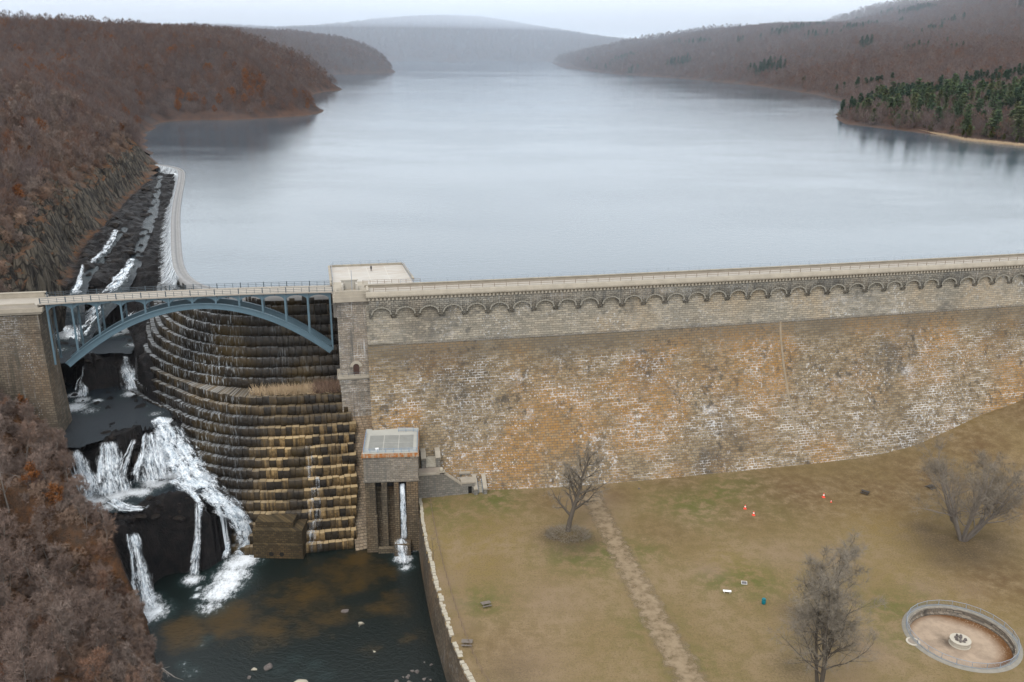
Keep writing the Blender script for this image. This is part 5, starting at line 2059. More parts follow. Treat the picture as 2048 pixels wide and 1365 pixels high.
mb = MB().lathe(RC + np.array([0, 0, -1.77]), [(2.05, 0), (2.05, .12), (1.9, .15), (1.9, .95), (2.02, 1.0), (2.02, 1.2), (1.5, 1.22), (.01, 1.1)], 28)
mb.build("drum", M['concrete'], fount)


def rock_mesh(seed, sx, sy, sz, n=22, bev=.12):
    rs = np.random.RandomState(seed)
    bm = bmesh.new()
    for _ in range(n):
        d = rs.normal(size=3)
        d /= np.linalg.norm(d)
        d *= .8 + rs.rand() * .25
        bm.verts.new((d[0] * sx, d[1] * sy, max(-.35, d[2]) * sz))
    r = bmesh.ops.convex_hull(bm, input=bm.verts)
    bmesh.ops.delete(bm, geom=[g for g in r['geom_interior'] if isinstance(g, bmesh.types.BMVert)], context='VERTS')
    bmesh.ops.bevel(bm, geom=list(bm.edges), offset=min(sx, sy, sz) * bev, segments=1, affect='EDGES')
    bmesh.ops.recalc_face_normals(bm, faces=bm.faces)
    me = bpy.data.meshes.new("rock")
    bm.to_mesh(me)
    bm.free()
    return me


for i in range(8):
    a = 2 * PI * i / 8 + .3
    r = .9 if i else 0
    o = link("rock", rock_mesh(300 + i, .42, .34, .4 + .15 * (i % 3)), M['boulder_grey'], fount)
    o.location = (r * math.cos(a), r * math.sin(a), 1.25 + (.25 if i == 0 else 0))
    o.rotation_euler = (0, 0, a)
circ = [RC + np.array([10.35 * math.cos(t), 10.35 * math.sin(t), .28]) for t in np.linspace(0, 2 * PI, 90)]
rr_ = railing("basin_railing", "grey metal railing all the way round the sunken basin", circ[:-1] + [circ[0]], 2 * PI * 10.35 / 24, (.12, 1.3), M['rail_grey'], .055, .05)
mb = MB()
for i in range(230):
    t = 2 * PI * i / 230
    c = RC + np.array([10.35 * math.cos(t), 10.35 * math.sin(t), .4])
    mb.tube(c, c + np.array([0, 0, 1.18]), .017, .017, 4, False)
b_ = mb.build("baluster", M['rail_grey'], rr_)
b_['kind'] = 'stuff'
sp_ = P(1826, 1284, 0)
pad = thing("round_slab", "small round concrete slab with a dark ring beside the basin", "slab", sp_)
MB().lathe(sp_, [(1.35, -.1), (1.35, .14), (1.0, .15), (.98, .13)], 28).build("rim", M['concrete'], pad)
MB().lathe(sp_, [(.99, .135), (.62, .13), (.6, .17), (.01, .18)], 28).build("cover", plain('slab_cover', (.24, .2, .16), .9, .25, 2), pad)

# ------------------------------------------------------------------ small things on the lawn
def cone(pos, lab, h=1.0):
    t = thing("traffic_cone", lab, "traffic cone", pos, "traffic cones on the lawn", False)
    m = MB().cbox((0, 0, 0), .62 * h, .62 * h, .07)
    m.build("base", M['cone'], t)
    MB().lathe((0, 0, .07), [(.26 * h, 0), (.23 * h, .04), (.12 * h, .6 * h), (.06 * h, .92 * h), (.045 * h, .93 * h), (.001, .93 * h)], 16).build("cone_body", M['cone'], t, True)
    MB().lathe((0, 0, .07), [(.163 * h, .40 * h), (.168 * h, .40 * h), (.115 * h, .66 * h), (.11 * h, .66 * h)], 16).build("collar", M['white'], t)
    return t


cone(P(1490, 1018, 0), "orange traffic cone nearest the bare multi-branched tree and its dirt path", 1.15)
cone(P(1507, 1031, 0), "orange traffic cone standing closest to the camera side of its pair", 1.15)
cone(P(1647, 995, 0), "orange traffic cone standing apart nearest the dark picnic table", 1.25)
cone(P(1662, 1005, 0), "tiny faded traffic cone, smallest of the four on the lawn", .62)


def table(pos, rz, lab, mat, sc=1.0):
    t = thing("picnic_table", lab, "picnic table", pos, "picnic tables on the lawn", False)
    t.rotation_euler = (0, 0, rz)
    t.scale = (sc, sc, sc)
    m = MB()
    for j in range(5):
        m.cbox((0, -.36 + .18 * j, .70), 1.9, .165, .05)
    m.build("tabletop", mat, t)
    for s in (-1, 1):
        m = MB()
        for j in range(2):
            m.cbox((0, s * (.68 + .16 * j), .42), 1.9, .145, .05)
        m.build("seat", mat, t)
        m = MB()
        for q in (-1, 1):
            m.tube((s * .62, q * .28, .70), (s * .62, q * .66, 0), .05, .05, 4)
        m.box((s * .62 - .03, -.78, .36), (.06, 0, 0), (0, 1.56, 0), (0, 0, .07))
        m.box((s * .62 - .03, -.42, .63), (.06, 0, 0), (0, .84, 0), (0, 0, .07))
        m.build("leg", mat, t)


table(P(972, 1212, 0), .35, "grey wooden picnic table on the green patch near the pool", M['wood'], 1.05)
table(P(934, 1290, 0), -.05, "grey wooden picnic table beside the rusty wire fence", M['wood'], 1.15)
dk_wood = plain('dark_wet_wood', (.055, .047, .04), .8, .25, 2)
table(P(1730, 988, 0), -.65, "dark picnic table on the open lawn near the dam", dk_wood, 1.1)
table(P(1861, 978, 0), .5, "dark picnic table partly behind the spreading bare tree", dk_wood, 1.2)
tpos = P(1527, 1208, 0)
bin_ = thing("trash_barrel", "teal plastic trash barrel standing alone on the lawn", "trash can", tpos, None, False)
MB().lathe((0, 0, 0), [(.001, 0), (.36, 0), (.42, .1), (.44, .6), (.42, 1.02), (.36, 1.06)], 20).build("barrel", M['teal'], bin_, True)
MB().lathe((0, 0, 1.0), [(.44, 0), (.46, .08), (.40, .25), (.26, .36), (.001, .4)], 20).build("lid", M['teal'], bin_, True)
MB().cbox((.0, -.36, 1.06), .36, .12, .2).build("slot", M['dark'], bin_)
wpos = P(1454, 1186, 0)
wb = thing("white_bench", "low white topped slab bench on the lawn", "bench", wpos, None, False)
wb.rotation_euler = (0, 0, -.12)
MB().cbox((0, 0, .42), 1.75, .62, .1).build("seat", M['white'], wb)
for s in (-.6, .6):
    MB().cbox((s, 0, 0), .16, .5, .42).build("leg", M['concrete'], wb)
gpos = P(1488, 1168, 0)
gp = thing("utility_hatch", "grey metal hatch in a pale raised frame on the lawn", "hatch", gpos, None, False)
gp.rotation_euler = (.35, 0, -.15)
m = MB()
for a in (-.62, .54):
    m.box((a, -.42, .3), (.09, 0, 0), (0, .9, 0), (0, 0, .09))
for b in (-.42, .4):
    m.box((-.53, b, .3), (1.07, 0, 0), (0, .08, 0), (0, 0, .085))
m.build("frame", plain('pale_frame', (.55, .53, .48), .7, .15, 2), gp)
MB().box((-.53, -.34, .28), (1.07, 0, 0), (0, .74, 0), (0, 0, .06)).build("panel", M['iron'], gp)
for s in (-.5, .5):
    MB().tube((s, .2, .3), (s, .3, -.3), .04, .04, 6).build("leg", M['iron'], gp)
o = link("stone", rock_mesh(77, .45, .35, .35), M['boulder_grey'])
o.location = P(1278, 978, 0)
tag(o, "small grey stone on the grass close to the dam's foot", "stone")

# ------------------------------------------------------------------ rocks in the pool
BG = "rocks standing in the pool"
for i, (u, v, sx, sy, sz, rz, m_, lab) in enumerate([
    (690, 1223, 1.15, .8, .55, .2, 'boulder_grey', "flat grey brown slab of rock alone in the brown shallows"),
    (722, 1249, 1.0, .75, .75, -.1, 'boulder_pale', "pale squared block of stone standing in the pool"),
    (535, 1335, 1.55, 1.25, 1.0, .4, 'boulder_grey', "largest grey boulder in the pool"),
    (507, 1339, .9, .6, .5, -.4, 'boulder_pale', "small tan rock beside the largest boulder in the pool"),
    (499, 1356, .65, .5, .5, .1, 'boulder_grey', "small grey rock in front of the tan rock in the pool"),
    (602, 1366, 2.0, 1.0, .5, 0, 'boulder_pale', "low broad reddish rock at the photo's lower edge"),
    (749, 1304, .45, .3, .25, 0, 'boulder_pale', "tiny pale stone tip in the middle of the dark pool")]):
    me = rock_mesh(500 + i, sx, sy, sz, 16)
    o = link("boulder", me, M[m_])
    o.location = P(u, v, -12)
    o.rotation_euler = (0, 0, rz)
    tag(o, lab, "boulder", BG)
rs = np.random.RandomState(12)
for i in range(12):
    u, v = 795 + rs.rand() * 70, 1325 + rs.rand() * 42
    s = .35 + rs.rand() * .55
    o = link("boulder", rock_mesh(600 + i, s, s * .8, s * .7, 14), M['boulder_grey'])
    o.location = P(u, v, -12.05)
    o.rotation_euler = (0, 0, rs.rand() * 6)
    tag(o, "small dark rock in the loose cluster at the pool's edge below the lawn wall", "boulder", "cluster of small rocks")
# big black rock masses of the gorge
GR = "black rocks along the gorge"
rk = [rock_mesh(700 + i, 1, 1, .8, 34, .06) for i in range(7)]
for m_ in rk:
    m_.materials.append(M['rock'])
big = [(345, 1045, -1.0, 4.2, 2.6, 4.2, "tall black rock mass splitting the falls above the pool"), (300, 1060, -3.5, 2.6, 2.2, 4.0, "black shoulder of rock left of the big black rock"), (436, 1050, -4, 2.8, 2.2, 4.2, "black rock between the thin thread of water and the main cascade"),
       (215, 755, 19, 4.6, 2.6, 6.0, "black overhanging rock face between the two upper waterfalls"), (190, 935, 10, 1.8, 1.6, 4.2, "black rock rib between the left and central wide falls"), (268, 925, 10.5, 2.0, 1.8, 4.6, "black rock rib between the central and right wide falls"), (140, 700, 25.5, 2.2, 2, 1.2, "black rock at the foot of the left bridge columns")]
for i, (u, v, z, sx, sy, sz, lab) in enumerate(big):
    o = bpy.data.objects.new("rock_mass", rk[i % 7])
    COL.objects.link(o)
    q = P(u, v, z)
    o.location = q + np.array([0, 2.0, -sz * .25])
    o.scale = (sx, sy, sz)
    o.rotation_euler = (0, 0, i * 1.1)
    tag(o, lab, "rock", None)
spots = []
for i in range(150):
    reg = rs.rand()
    if reg < .26:
        u, v, sp = rs.uniform(190, 400), rs.uniform(990, 1040), .9
    elif reg < .40:
        u, v, sp = rs.uniform(140, 350), rs.uniform(862, 905), .8
    elif reg < .5:
        u, v, sp = rs.uniform(280, 345), rs.uniform(820, 860), .7
    elif reg < .6:
        u, v, sp = rs.uniform(130, 262), rs.uniform(705, 735), .8
    else:
        v = rs.uniform(490, 630)
        u, sp = rs.uniform(np.interp(v, [490, 560, 630], [180, 140, 125]), np.interp(v, [490, 560, 630], [275, 235, 240])), 1.15
    q = surf(u, v)
    if q is not None:
        spots.append((q, sp))
for i in range(70):
    v = rs.uniform(380, 490)
    u, sp = rs.uniform(np.interp(v, [380, 430, 490], [280, 240, 180]), np.interp(v, [380, 430, 490], [314, 300, 275])), 1.1
    q = P(u, v, 43.6)
    q[2] = gorge_h(q[:1], q[1:2])[0] + .1
    spots.append((q, sp))
for i, (q, sp) in enumerate(spots):
    o = bpy.data.objects.new("rock", rk[rs.randint(7)])
    COL.objects.link(o)
    s = sp * (.5 + rs.rand() ** 2 * 1.7)
    o.location = q - np.array([0, 0, s * .2])
    o.scale = (s * (.8 + rs.rand() * .6), s * (.8 + rs.rand() * .5), s * (.5 + rs.rand() * .5))
    o.rotation_euler = (rs.uniform(-.3, .3), rs.uniform(-.3, .3), rs.rand() * 6)
    tag(o, "loose black wet rock lying in the rushing water of the gorge", "rock", GR)

# ------------------------------------------------------------------ trees
class TM:
    def __init__(s):
        s.tv, s.tf = [], []     # trunk tubes
        s.cv, s.cf = [], []     # twigs: thin triangles

    def tube(s, pts, rad, n):
        base = len(s.tv)
        for i, (p, r) in enumerate(zip(pts, rad)):
            d = (pts[min(i + 1, len(pts) - 1)] - pts[max(i - 1, 0)])
            d = d / (np.linalg.norm(d) + 1e-9)
            a = np.cross(d, [1.0, .1, 0]) if abs(d[0]) < .8 else np.cross(d, [0, 1.0, 0])
            a /= np.linalg.norm(a)
            b = np.cross(d, a)
            for k in range(n):
                t = 2 * PI * k / n
                s.tv.append(p + r * (math.cos(t) * a + math.sin(t) * b))
        for i in range(len(pts) - 1):
            for k in range(n):
                s.tf.append((base + i * n + k, base + i * n + (k + 1) % n, base + (i + 1) * n + (k + 1) % n, base + (i + 1) * n + k))

    def twig(s, p, d, L, w, rs):
        a = np.cross(d, rs.normal(size=3))
        a = a / (np.linalg.norm(a) + 1e-9) * w
        n = len(s.cv)
        s.cv += [p + a, p - a, p + d * L]
        s.cf.append((n, n + 1, n + 2))


def nrm(v):
    return v / (np.linalg.norm(v) + 1e-9)


def grow(tm, rs, p, d, L, r, lvl, o):
    """one limb and everything on it"""
    nseg = [7, 5, 4, 3][lvl]
    pts, rad = [p.copy()], [r]
    for i in range(nseg):
        d = nrm(d + rs.normal(size=3) * o['wob'][lvl] + np.array([0, 0, o['up'][lvl]]))
        p = p + d * L / nseg
        pts.append(p.copy())
        rad.append(r * (1 - (i + 1) / nseg * o['tap'][lvl]))
    if lvl <= o['tubes']:
        tm.tube(pts, rad, [7, 5, 4, 3][lvl])
    else:
        for a, b in zip(pts[:-1], pts[1:]):
            tm.twig(a, nrm(b - a), np.linalg.norm(b - a) * 1.15, max(o['tw'], r * .8), rs)
    if lvl >= o['lev']:
        for k in range(o['nt']):
            t = rs.uniform(.15, 1)
            i = min(int(t * nseg), nseg - 1)
            q = pts[i] + (pts[i + 1] - pts[i]) * (t * nseg - i)
            tm.twig(q, nrm(d + rs.normal(size=3) * .65 + np.array([0, 0, .15])), o['tl'] * rs.uniform(.5, 1.2), o['tw'], rs)
        return
    n = o['n'][lvl]
    for k in range(n):
        t = o['st'][lvl] + (1 - o['st'][lvl]) * (k + rs.rand()) / n
        i = min(int(t * nseg), nseg - 1)
        q = pts[i] + (pts[i + 1] - pts[i]) * (t * nseg - i)
        ax = nrm(pts[i + 1] - pts[i])
        az = rs.rand() * 2 * PI
        s1 = nrm(np.cross(ax, [.3, 1, .2]))
        s2 = np.cross(ax, s1)
        an = o['ang'][lvl] * rs.uniform(.75, 1.2)
        dd = ax * math.cos(an) + (s1 * math.cos(az) + s2 * math.sin(az)) * math.sin(an)
        sh = (1 - .55 * (t - o['st'][lvl]) / (1 - o['st'][lvl] + .01)) if lvl == 0 else (1 - .4 * t)
        grow(tm, rs, q, nrm(dd), L * o['lr'][lvl] * sh * rs.uniform(.75, 1.15), max(.012, rad[i] * o['rr'][lvl]), lvl + 1, o)


OPT = dict(wob=[.07, .16, .2, .22], up=[.05, .07, .05, .03], tap=[.8, .85, .85, .9], tubes=2, lev=3, n=[9, 6, 5], st=[.28, .2, .15], ang=[.85, .75, .75], lr=[.46, .45, .5], rr=[.5, .5, .5], nt=4, tl=.9, tw=.018)


def tree_meshes(seed, h, r0, stems=1, lean=0.0, opt=None, leaf=None):
    rs = np.random.RandomState(seed)
    o = dict(OPT)
    o.update(opt or {})
    tm = TM()
    for s in range(stems):
        az = 2 * PI * s / max(1, stems) + rs.rand()
        ln = lean * rs.uniform(.7, 1.3) if stems > 1 else lean
        d = nrm(np.array([math.cos(az) * ln, math.sin(az) * ln, 1.0]))
        grow(tm, rs, np.array([math.cos(az) * r0 * .7 * (stems > 1), math.sin(az) * r0 * .7 * (stems > 1), -.3]), d, h * .86 * rs.uniform(.85, 1.1), r0 * (1 if stems == 1 else .62), 0, o)
    t = np_mesh("trunk", tm.tv, tm.tf, None, True)
    cv, cf = np.array(tm.cv), np.array(tm.cf)
    c = np_mesh("crown", cv, cf)
    if leaf:
        n, sz = leaf
        pk = cv[rs.randint(0, len(cv), n)] + rs.normal(size=(n, 3)) * .25
        a, b = rs.normal(size=(n, 3)) * sz, rs.normal(size=(n, 3)) * sz
        lv = np.stack([pk, pk + a, pk + b], 1).reshape(-1, 3)
        c = np_mesh("crown", lv, np.arange(3 * n).reshape(n, 3))
    return t, c


def put(me_t, me_c, mt, mc, name, label, cat, loc, rz, sc, group, lean=(0, 0)):
    r = bpy.data.objects.new(name, None)
    COL.objects.link(r)
    r.location = loc
    r.rotation_euler = (lean[0], lean[1], rz)
    r.scale = (sc, sc, sc)
    tag(r, label, cat, group)
    for n, me, m_ in (("trunk", me_t, mt), ("crown", me_c, mc)):
        if not me.materials:
            me.materials.append(m_)
        o = bpy.data.objects.new(n, me)
        COL.objects.link(o)
        o.parent = r
    return r


# the three trees on the lawn
t1 = tree_meshes(5, 21, .62, 1, 0, dict(n=[17, 8, 5], st=[.20, .15, .1], ang=[.95, .8, .8], wob=[.06, .2, .25, .25], lr=[.46, .46, .5], nt=8, tl=1.1, up=[.05, .14, .06, .0], tw=.024, rr=[.62, .55, .5]))
put(*t1, M['bark_dark'], M['twig_lawn'], "bare_tree", "gnarled dark bare tree close to the dam wall beside the dirt path", "tree", P(1136, 1062, 0), .4, 1.1, None)
t2 = tree_meshes(9, 24, .75, 9, .62, dict(n=[9, 6, 5], st=[.25, .2, .1], ang=[.6, .7, .7], nt=8, tl=1.7, up=[.02, .05, .04, .02], lr=[.55, .55, .6], tw=.024))
put(*t2, M['bark'], M['twig_lawn'], "bare_tree", "broad spreading many stemmed bare tree at the lawn's right side", "tree", P(1925, 1080, 0), 1.0, .95, None)
t3 = tree_meshes(23, 30, .6, 3, .10, dict(n=[17, 8, 5], st=[.10, .15, .1], ang=[.72, .75, .75], nt=10, tl=1.7, up=[.04, .08, .05, .03], lr=[.40, .52, .6], tw=.023))
put(*t3, M['bark_dark'], M['twig_lawn'], "bare_tree", "tall upright bare tree in the foreground left of the round basin", "tree", P(1640, 1378, 0), .2, 1.0, None)
# brush pile of broken twigs round the first tree's foot
tm = TM()
for i in range(1500):
    a, r = rs.rand() * 2 * PI, 4.8 * math.sqrt(rs.rand())
    q = np.array([r * math.cos(a) * 1.15, r * math.sin(a) * .8 - .8, rs.rand() * 2.2 * (1 - r / 5.2)])
    tm.twig(q, nrm(np.array([math.cos(a), math.sin(a), .35]) + rs.normal(size=3) * .8), rs.uniform(.7, 2.2), .025, rs)
o = link("brush_pile", np_mesh("brush_pile", tm.cv, tm.cf), M['twig_lawn'])
o.location = P(1136, 1066, 0)
tag(o, "low tangle of dry twigs around the foot of the gnarled tree", "brush")
# thin young bare saplings: by the river wall
ts = tree_meshes(31, 7, .07, 1, .1, dict(n=[7, 4, 3], nt=3, tl=.5, tw=.012))
put(*ts, M['bark_dark'], M['twig_lawn'], "bare_tree", "slim leafless sapling just inside the river wall fence", "tree", P(866, 1120, 0), 0, 1.0, None)

# near woods: individual bare trees on the left bank and the hillside
near_p = [tree_meshes(100 + i, 11.5, .17, 1 if i % 3 else 2, .12 if i % 3 == 0 else .05, dict(n=[9, 5, 4], nt=9, tl=1.0, tw=.03, tubes=1 if i % 2 else 2, ang=[.75, .7, .75], lr=[.44, .48, .5], up=[.04, .10, .06, .03])) for i in range(6)]
oak_p = [tree_meshes(140 + i, 8, .13, 1, .05, dict(n=[9, 5, 3], nt=2, tl=.6, tw=.02, tubes=1), leaf=(1700, .2)) for i in range(2)]
shrub_p = [tree_meshes(160 + i, 4.6, .06, 5, .5, dict(n=[5, 4, 3], nt=7, tl=.75, tw=.028, tubes=0, st=[.12, .1, .1])) for i in range(3)]


def hit(u, v):
    d = ray(u, v)
    for t in np.arange(120, 900, 1.0):
        q = np.array([0, 0, CAM_Z]) + d * t / np.linalg.norm(d)
        if q[2] < land_h(q[0], q[1])[0]:
            return q
    return q


rs = np.random.RandomState(77)
cnt = 0
used = []


def try_tree(x, y, mind):
    if any((x - a) ** 2 + (y - b) ** 2 < mind * mind for a, b in used):
        return False
    used.append((x, y))
    return True


abx0, aby0 = bp(-36, 0, 0, False)[:2]
while cnt < 92:                                           # the near bank
    y = rs.uniform(118, 226)
    bx, bz = bank_at(y)
    off = rs.uniform(1.5, 58) if y < 205 else rs.uniform(9, 50)
    x = bx - off
    if x < -.60 * (.95 * y + 30) - 10:
        continue
    if y > 202 and -152 < x < -108 and y > 208:
        continue
    if not try_tree(x, y, 4.2):
        continue
    z = float(land_h(x, y)[0])
    oak = rs.rand() < .05
    m = (oak_p[rs.randint(2)] if oak else near_p[rs.randint(6)])
    put(*m, M['bark'], M['oak_leaf'] if oak else M['twig'], "oak_tree" if oak else "bare_tree",
        "small oak still holding rust brown leaves on the near left bank" if oak else "grey leafless tree on the rusty near bank left of the pool",
        "tree", (x, y, z - .2), rs.rand() * 6.28, rs.uniform(.85, 1.45) * (.72 if off < 10 else 1), "oaks on the near bank" if oak else "leafless trees on the near left bank", (rs.normal() * .08, rs.normal() * .06 + (.10 if off < 14 else 0)))
    cnt += 1
cnt = 0
used = []
while cnt < 208:                                           # the hillside above the cliff
    y = rs.uniform(238, 500)
    bx, bz = bank_at(y)
    off = rs.uniform(12, 150)
    x = bx - off
    if x < -.57 * (.95 * y + 25) - 14:
        continue
    if not try_tree(x, y, 5.2):
        continue
    z = float(land_h(x, y)[0])
    oak = rs.rand() < .09
    m = (oak_p[rs.randint(2)] if oak else near_p[rs.randint(6)])
    put(*m, M['bark'], M['oak_leaf'] if oak else M['twig'], "oak_tree" if oak else "bare_tree",
        "oak with rust brown leaves among bare trees above the cliff" if oak else "leafless brown grey tree on the hillside above the cliff",
        "tree", (x, y, z - .2), rs.rand() * 6.28, rs.uniform(.7, 1.15) * (.7 if off < 16 else 1), "oaks above the cliff" if oak else "leafless trees above the cliff", (rs.normal() * .06, rs.normal() * .06))
    cnt += 1
# fallen bleached trunks on the near bank
for i, (a, b, lab) in enumerate([((2, 948), (76, 980), "bleached fallen trunk, highest of those on the near bank"), ((90, 984), (178, 1020), "bleached fallen trunk pointing down to the wide falls"), ((0, 1284), (54, 1340), "thick bleached fallen trunk at the photo's lower left"), ((290, 1326), (350, 1362), "bleached dead tree leaning out over the pool"), ((0, 1232), (30, 1268), "short bleached log at the far left of the near bank"), ((100, 1180), (170, 1130), "dark fallen branch in the middle of the near bank")]):
    pa, pb = hit(*a), hit(*b)
    if i == 3:
        pb = P(b[0], b[1], pa[2] - 2.5)
    t = thing("fallen_tree", lab, "fallen tree", pa, "fallen trees on the near bank")
    up = np.array([0, 0, .9])
    m = MB()
    mid = (pa + pb) / 2 + up * 1.5
    m.path([pa + up * .5, mid, pb + up], .16 if i in (2,) else .1, 6)
    mm = m.build("trunk", M['bark_dark'] if i == 5 else M['bark_pale'], t)
    m = MB()
    for k in range(9):
        s = pa + (pb - pa) * rs.uniform(.4, 1) + up
        m.tube(s, s + nrm(nrm(pb - pa) + rs.normal(size=3) * .6) * rs.uniform(.8, 2.6), .05, .015, 4)
    m.build("branch", M['bark_dark'] if i == 5 else M['bark_pale'], t)

# dry grass and brush on the spillway ledge
tm, tm2 = TM(), TM()
for i in range(9000):
    s = rs.uniform(-1, 27)
    w = rs.uniform(.6, 5.2)
    c = np.array([np.interp(max(s, 0), CL, crest[:, k]) for k in (0, 1)])
    n_ = np.array([np.interp(max(s, 0), CL, nxy[:, k]) for k in (0, 1)])
    if rs.rand() > (1 - abs(s - 11) / 20):
        continue
    q = c + n_ * (9 * .85 + w + .2)
    brush = s < 12 and rs.rand() < .8
    T_ = tm2 if brush else tm
    T_.twig(np.array([q[0], q[1], 24.0]), nrm(np.array([n_[0] * .35, n_[1] * .35, 1.0]) + rs.normal(size=3) * .45), rs.uniform(1.2, 2.6) * (1.5 if brush else 1.0), .075, rs)
o = link("dry_grass", np_mesh("dry_grass", tm.cv, tm.cf), M['dry_grass'])
structure(o, 'stuff', "pale dry grass growing on the spillway ledge", "grass")
o = link("brush", np_mesh("brush", tm2.cv, tm2.cf), M['brush'])
structure(o, 'stuff', "reddish dry brush on the spillway ledge beside the tower", "brush")
tm = TM()
for i in range(700):
    q = P(590 + rs.normal() * 7, 1024, -3.4) + np.array([0, rs.uniform(0, 2.5), 0])
    tm.twig(q, nrm(np.array([0, -.3, 1.0]) + rs.normal(size=3) * .5), rs.uniform(.6, 1.8), .03, rs)
o = link("brush", np_mesh("brush", tm.cv, tm.cf), M['brush'])
structure(o, 'stuff', "small tuft of dry brush on top of the drain block", "brush")


# conifers
def conifer_meshes(seed, h, w):
    rs = np.random.RandomState(seed)
    tm = TM()
    tm.tube([np.array([0, 0, -.4]), np.array([.1, 0, h * .5]), np.array([0, .1, h * .98])], [h * .016, h * .011, .03], 6)
    V, F = [], []
    z = h * rs.uniform(.12, .22)
    while z < h * .985:
        t = (z / h)
        R = w * (1 - t) ** .55 * rs.uniform(.75, 1.15) * (.75 + .25 * math.sin(t * 9 + seed)) + .25
        for b in range(rs.randint(5, 8)):
            az = rs.rand() * 2 * PI
            L = R * rs.uniform(.65, 1.2)
            d = np.array([math.cos(az), math.sin(az), 0])
            sd = np.array([-d[1], d[0], 0])
            for k in range(9):
                f = (k + rs.rand()) / 9
                c = np.array([0, 0, z]) + d * L * f + np.array([0, 0, .12 * L * f - .28 * L * f * f + rs.normal() * .12])
                c = c + sd * rs.normal() * L * .17
                s_ = .22 + .35 * (1 - f) * rs.rand() + h * .012
                dirv = nrm(d + sd * rs.normal() * .6 + np.array([0, 0, rs.normal() * .3 + .1]))
                sv = nrm(np.cross(dirv, [0, 0, 1]) + rs.normal(size=3) * .35)
                n = len(V)
                V += [c - sv * s_ * .55, c + dirv * s_ * 1.8 - sv * s_ * .25, c + dirv * s_ * 2.1 + sv * s_ * .2, c + sv * s_ * .6]
                F.append((n, n + 1, n + 2, n + 3))
        z += h * rs.uniform(.028, .05)
    return np_mesh("trunk", tm.tv, tm.tf, None, True), np_mesh("crown", V, F)


con_p = [conifer_meshes(200 + i, 15 + 2 * (i % 4), 4.6 + 1.1 * (i % 3)) for i in range(7)]
ycon_p = conifer_meshes(230, 8, 2.4)
ycon_p[1].materials.append(M['needle_yellow'])
used, cnt, tries = [], 0, 0
while cnt < 285 and tries < 40000:
    tries += 1
    u, v = rs.uniform(1700, 2130), rs.uniform(150, 292)
    q = P(u, v, 52)
    x, y = q[0], q[1]
    x += rs.normal() * 8
    if y > 960:
        continue
    s, ins = dist_in(WET, np.array([x]), np.array([y]))
    if ins[0] or s[0] < 5 or s[0] > 200:
        continue
    dens = float(.25 + .5 * sstep(318, 380, x)) + .5 * float(vnoise(np.array([x / 55]), np.array([y / 55]), 5)[0] > .45)
    if rs.rand() > dens or not try_tree(x, y, 5.5):
        continue
    z = float(hills_h(np.array([x]), np.array([y]))[0])
    m = con_p[rs.randint(7)]
    r_ = put(*m, M['bark_dark'], M['needle'], "conifer_tree", "dark green conifer in the wood on the right shore", "tree", (x, y, z - .3), rs.rand() * 6.28, rs.uniform(.55, 1.4), "conifers on the right shore", (rs.normal() * .05, rs.normal() * .05))
    r_.scale = (r_.scale[0] * rs.uniform(.8, 1.35), r_.scale[0] * rs.uniform(.8, 1.35), r_.scale[0])
    cnt += 1
print('conifers', cnt)
cnt = 0
for u in (1740, 1765, 1790, 1828, 1850, 1863, 1905, 1928, 1940, 1985, 2010, 2036):
    v = np.interp(u, [1700, 1760, 1850, 1930, 2048], [247, 250, 262, 274, 288]) - rs.uniform(1, 5)
    q = P(u, v, 49.5)
    put(*ycon_p, M['bark_dark'], M['needle_yellow'], "small_evergreen", "small yellow green evergreen along the right shoreline", "tree", (q[0], q[1] + 2, 49.0), rs.rand() * 6, rs.uniform(.6, 1.1), "small evergreens along the shoreline")
tm = TM()
for i in range(5200):
    u = rs.uniform(1830, 2100)
    v = np.interp(u, [1830, 1890, 1930, 2048, 2100], [262, 272, 281, 293, 297])
    q = P(u, v, 48.1)
    b = (rs.rand() ** 1.5) * 7 * sstep(1830, 1935, u)
    tm.twig(np.array([q[0] + b * .45, q[1] + b * 1.0, 48.0 + b * .05]), nrm(np.array([0, 0, 1.0]) + rs.normal(size=3) * .25), rs.uniform(.9, 1.9), .11, rs)
o = link("reeds", np_mesh("reeds", tm.cv, tm.cf), M['dry_grass'])
structure(o, 'stuff', "tan reeds fringing the water's edge at the right", "reeds")


# ------------------------------------------------------------------ woods beyond: one mass each, trees set over the slopes
def far_tree(seed, h, w, n, wid):
    rs = np.random.RandomState(seed)
    V = []
    for i in range(n):
        a = rs.rand() * 2 * PI
        t = rs.uniform(.22, 1.0)
        ro = w * math.sqrt(rs.rand()) * math.sin(min(1, (t - .12) * 1.15) * PI) ** .6
        c = np.array([ro * math.cos(a), ro * math.sin(a), h * t])
        d = nrm(np.array([math.cos(a) * ro / w * .8, math.sin(a) * ro / w * .8, 1.0]) + rs.normal(size=3) * .3)
        L = h * rs.uniform(.10, .22)
        s_ = nrm(np.cross(d, rs.normal(size=3))) * wid * rs.uniform(.5, 1.2)
        V += [c - s_ - d * L * .3, c + s_ - d * L * .3, c + d * L * .7]
    V += [np.array([-.16, 0, -1]), np.array([.16, 0, -1]), np.array([0, 0, h * .8]), np.array([0, -.16, -1]), np.array([0, .16, -1]), np.array([0, 0, h * .8])]
    return np_mesh("far_tree", V, np.arange(len(V)).reshape(-1, 3))


def proto_col(name, meshes):
    c = bpy.data.collections.new(name)
    for i, (me, m_) in enumerate(meshes):
        if not me.materials:
            me.materials.append(m_)
        o = bpy.data.objects.new("%s_%02d" % (name, i), me)
        c.objects.link(o)
    return c


